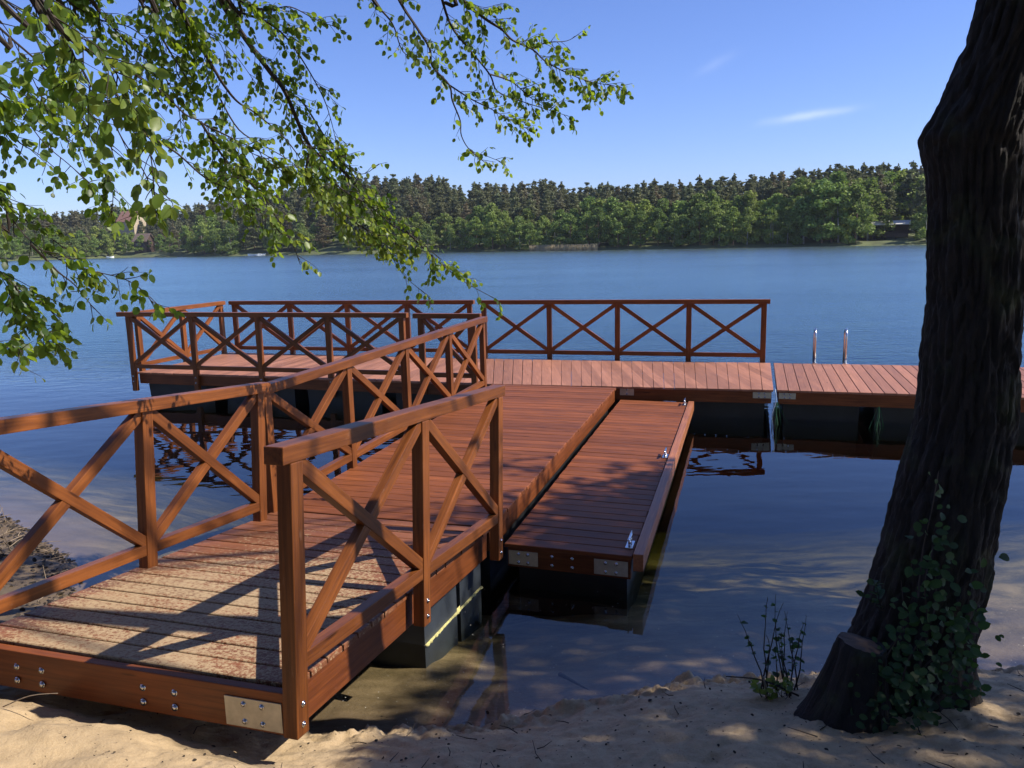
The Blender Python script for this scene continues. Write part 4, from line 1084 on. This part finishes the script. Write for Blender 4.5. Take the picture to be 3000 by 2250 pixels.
for i in range(9):
    b = blobs[rgc.randrange(len(blobs))][0]; zz_ = rgc.uniform(8.3, 9.3); cxx = float(np.interp(zz_, pz, (pl + pr) / 2)); limb_to(bm, (cxx, 3.13, zz_), b, .032)
link('limbs', bm_mesh('limbs', bm), M['bark'], Matrix.Identity(4), tr)

bl2 = []  # unseen foliage added over and behind the viewer to cut sky light
for i in range(150):
    bl2.append(((rgc.uniform(-9, 9), rgc.uniform(-7, .2), rgc.uniform(4.5, 9.5)), (1.3, 1.1, .8), 130))
for i in range(260):
    bl2.append(((rgc.uniform(-32, 30), rgc.uniform(-14, -7), rgc.uniform(.5, 19)), (2.2, 1.6, 1.5), 75))
V, Fc = crown_leaves(bl2, .42, 5)
o = link('sky_block_wood', mesh_np('sky_block_wood', V, Fc), M['canopy'], Matrix.Identity(4))
tag(o, 'unseen leafy wood behind the viewer, added to block sky light', 'wood', kind='stuff')

# shoots, sprigs and ivy around the trunk
def shoot(lv, bm, p, d, L, r, ls, nl):
    d = Vector(d).normalized(); pts = [Vector(p)]
    for i in range(9):
        d = (d + rv3(.09) + Vector((0, 0, .04))).normalized(); pts.append(pts[-1] + d * L / 9)
    add_tube(bm, pts, [r * (1 - .75 * i / 9) for i in range(10)], 5)
    for k in range(nl):
        f = R.uniform(.25, 1) ** .7; q = pts[min(9, int(f * 9))]
        a = R.uniform(0, 2 * pi); x = Vector((cos(a), sin(a), R.uniform(-.1, .9)))
        lv.add(q, x, Vector((0, 0, 1)) + rv3(.6), ls * R.uniform(.5, 1.2))
def plant(name, label, cat, base, spec, mat, group=None):
    e = empty(name, base, label, cat, group); lv = Leaves(); bm = bmesh.new()
    for (dx, dy, d, L, r, ls, nl) in spec:
        q = Vector(base) + Vector((dx, dy, 0)); shoot(lv, bm, q, d, L, r, ls, nl)
    link('stem', bm_mesh('stem', bm), M['twig'], Matrix.Identity(4), e); lv.build('leaves', mat, e); return e
b0 = Vector((1.255, 3.60, gzz(1.255, 3.60)))
spec = [(R.uniform(-.10, .13), R.uniform(-.08, .08), (R.uniform(-.28, .08), R.uniform(-.1, .1), 1), R.uniform(.28, .55), .0045, .030, R.randint(5, 12)) for _ in range(13)]
plant('alder_shoots', 'thin leggy shoots growing from the sand left of the stump', 'shoots', b0, spec, M['ivy'])
b1 = Vector((1.20, 3.52, gzz(1.20, 3.52)))
plant('green_tuft', 'small bright green leafy tuft at the foot of the thin shoots', 'plant', b1, [(R.uniform(-.07, .07), R.uniform(-.05, .05), (R.uniform(-.6, .6), R.uniform(-.5, .3), .6), .10, .002, .038, 9) for _ in range(9)], M['leaf_lit'])
sp = Vector((1.63, 3.33, .44)); plant('bark_sprig', 'single leafy sprig sticking out of the left side of the trunk', 'sprig', sp, [(0, 0, (-.55, -.1, 1), .22, .003, .045, 12), (0, 0, (-.65, -.1, .8), .14, .0025, .04, 6)], M['ivy'])
# climbing sapling in front of the trunk
lv = Leaves(); bm = bmesh.new(); sb = Vector((1.80, 3.10, gzz(1.80, 3.10)))
sv = empty('climbing_sapling', sb, 'dark leafy sapling tangled against the front of the leaning trunk', 'sapling')
for (u0, v0, u1, v1, nl) in ((2600, 2080, 2640, 1700, 70), (2640, 2060, 2740, 1650, 80), (2660, 2080, 2800, 1800, 70), (2560, 2090, 2620, 1880, 45), (2700, 2080, 2860, 1860, 45), (2680, 1990, 2735, 1600, 50), (2690, 1750, 2750, 1380, 42), (2780, 1980, 2870, 1650, 30), (2600, 2110, 2530, 1990, 22), (2700, 2110, 2780, 1960, 40)):
    yy0, yy1 = 3.06, 3.17
    A = ony(u0, v0, yy0); B = ony(u1, v1, yy1); A.z = max(A.z, gzz(A.x, A.y) - .02)
    line = smooth_line([A, A.lerp(B, .35) + rv3(.03), A.lerp(B, .7) + rv3(.03), B], 5); add_tube(bm, line, [.005 * (1 - .7 * i / len(line)) for i in range(len(line))], 5)
    for k in range(nl):
        f = R.random(); q = line[int(f * (len(line) - 1))] + Vector((R.gauss(0, .045), R.uniform(-.07, .01), R.gauss(0, .04)))
        x = Vector((R.uniform(-1, 1), R.uniform(-.8, .1), R.uniform(-.5, .5))); lv.add(q, x, Vector((R.uniform(-.3, .3), -1, R.uniform(.2, 1.4))), R.uniform(.020, .052))
link('stem', bm_mesh('stem', bm), M['twig'], Matrix.Identity(4), sv); lv.build('leaves', M['ivy'], sv)

# driftwood stick, twigs, shell, stone
def stick(name, label, cat, pts, r, mat):
    bm = bmesh.new(); add_tube(bm, smooth_line(pts, 4), np.linspace(r, r * .5, (len(pts) - 1) * 4 + 1).tolist(), 7)
    o = link(name, bm_mesh(name, bm, True), mat, Matrix.Identity(4)); tag(o, label, cat); return o
def gp(u, v, dz=.0):
    h = _bv.ray_cast(Vector((0, 0, CAMZ)), ray(u, v).normalized()); p = h[0].copy(); p.z += dz; return p
p = gp(2248, 2045); stick('upright_stick', 'short pale stick poking upright out of the sand by the water', 'stick', [p + Vector((0, 0, -.03)), p + Vector((-.008, 0, .05)), p + Vector((-.02, .01, .105))], .009, M['dry_stick'])
p0 = gp(2340, 2050, .02); p1 = p0 + Vector((-.32, .10, .05)); stick('fallen_twig', 'thin dark twig lying across the sand left of the trunk', 'twig', [p0, (p0 + p1) / 2 + Vector((0, 0, .03)), p1], .005, M['twig'])
p0 = gp(10, 2078, .012); p1 = Vector((-2.02, 3.22, .20)); stick('beach_twig', 'thin brown twig leaning from the sand onto the ramp front board', 'twig', [p0, p0.lerp(p1, .5) + Vector((0, 0, .02)), p1], .003, M['dry_stick'])
p = gp(1700, 1960) ; p.z = max(p.z, WZ - .1)
stick('sunken_branch', 'dark branch lying under the shallow water near the sand', 'branch', [onz(1640, 1975, WZ - .09), onz(1700, 2010, WZ - .07), onz(1760, 2045, WZ - .05)], .014, M['twig'])
bm = bmesh.new(); bmesh.ops.create_icosphere(bm, subdivisions=3, radius=1)
for v in bm.verts: v.co = Vector((v.co.x * .030, v.co.y * .022, v.co.z * .014)) * (1 + .2 * noise.noise(v.co * 2))
q = Vector((-2.195, 4.66, .138)); o = link('white_pebble', bm_mesh('white_pebble', bm, True), M['shell'], Matrix.Translation(q)); tag(o, 'white pebble on the ramp edge at the foot of the left railing post', 'pebble')
# leaf litter: small dark bits and twigs over the sand; denser on the left bank
lv = Leaves()
for i in range(1700):
    if i < 1150: x = R.uniform(-5.5, -2.5); y = float(np.interp(x, SX, SY)) - abs(R.gauss(0, .5)) + .08
    else: x = R.uniform(-1.9, 3.2); y = R.uniform(2.5, 4.1)
    z = gzz(x, y) + .004; s = R.uniform(.015, .05) if i < 1150 else R.uniform(.005, .017) * (1.6 if R.random() < .1 else 1)
    lv.add((x, y, z), (R.uniform(-1, 1), R.uniform(-1, 1), R.uniform(-.1, .3)), Vector((0, 0, 1)) + rv3(.35), s)
o = lv.build('leaf_litter', M['litter']); tag(o, 'dark dead leaves and bits of bark scattered over the beach', 'litter', kind='stuff')
bm = bmesh.new()
for i in range(70):
    x = R.uniform(-5.2, -2.6); y = float(np.interp(x, SX, SY)) - abs(R.gauss(0, .45)) + .05; z = gzz(x, y) + .01; a = R.uniform(0, pi); L = R.uniform(.05, .25)
    up_ = R.random() < .18
    d_ = Vector((R.uniform(-.3, .3), R.uniform(-.3, .3), 1)) if up_ else Vector((cos(a), sin(a), R.uniform(0, .12)))
    add_tube(bm, [Vector((x, y, z)), Vector((x, y, z)) + d_ * L * .5 + rv3(.01), Vector((x, y, z)) + d_ * L], [.004, .003, .0015], 4)
o = link('bank_twigs', bm_mesh('bank_twigs', bm), M['dry_stick'], Matrix.Identity(4)); tag(o, 'small dry twigs washed up along the dark left bank', 'twigs', kind='stuff')
bm = bmesh.new()
for i in range(60):
    x = R.uniform(-1.6, 3.0); y = R.uniform(2.6, 3.95); z = gzz(x, y) + .006; a = R.uniform(0, pi); L = R.uniform(.03, .14)
    d_ = Vector((cos(a), sin(a), R.uniform(0, .15))); q = Vector((x, y, z)); add_tube(bm, [q, q + d_ * L * .5 + rv3(.006), q + d_ * L], [.0028, .0022, .0012], 4)
o = link('beach_twigs', bm_mesh('beach_twigs', bm), M['twig'], Matrix.Identity(4)); tag(o, 'small dark broken twigs lying about on the open sand', 'twigs', kind='stuff')
# floating specks of pollen and seed on the water
Vs = []
for i in range(500):
    x = R.uniform(-1.2, 3.5); y = float(np.interp(x, SX, SY)) + abs(R.gauss(0, 1.1)); s = R.uniform(.002, .006)
    s *= .6
    for a in (0, 1.57, 3.14, 4.71): Vs.append((x + cos(a) * s, y + sin(a) * s, WZ + .002))
o = link('floating_specks', mesh_np('floating_specks', Vs, np.arange(len(Vs)).reshape(-1, 4)), M['stone'], Matrix.Identity(4)); tag(o, 'tiny pale seeds floating on the calm water by the beach', 'seeds', kind='stuff')
print('leaves', len(LV_all['leaf'].p), len(LV_all['leaf_lit'].p), 'pines', n_ind)

# thin summer haze over the lake
bm = bmesh.new(); add_box(bm, (0, 230, 16), (900, 620, 48))
hz = link('haze', bm_mesh('haze', bm), None, Matrix.Identity(4)); t = NT('haze_air')
pv = t.n('ShaderNodeVolumePrincipled', {'Color': (.80, .88, 1, 1), 'Density': .00013}); t.t.links.new(pv.outputs[0], t.out.inputs[1]); hz.data.materials.append(t.m)
tag(hz, kind='stuff')
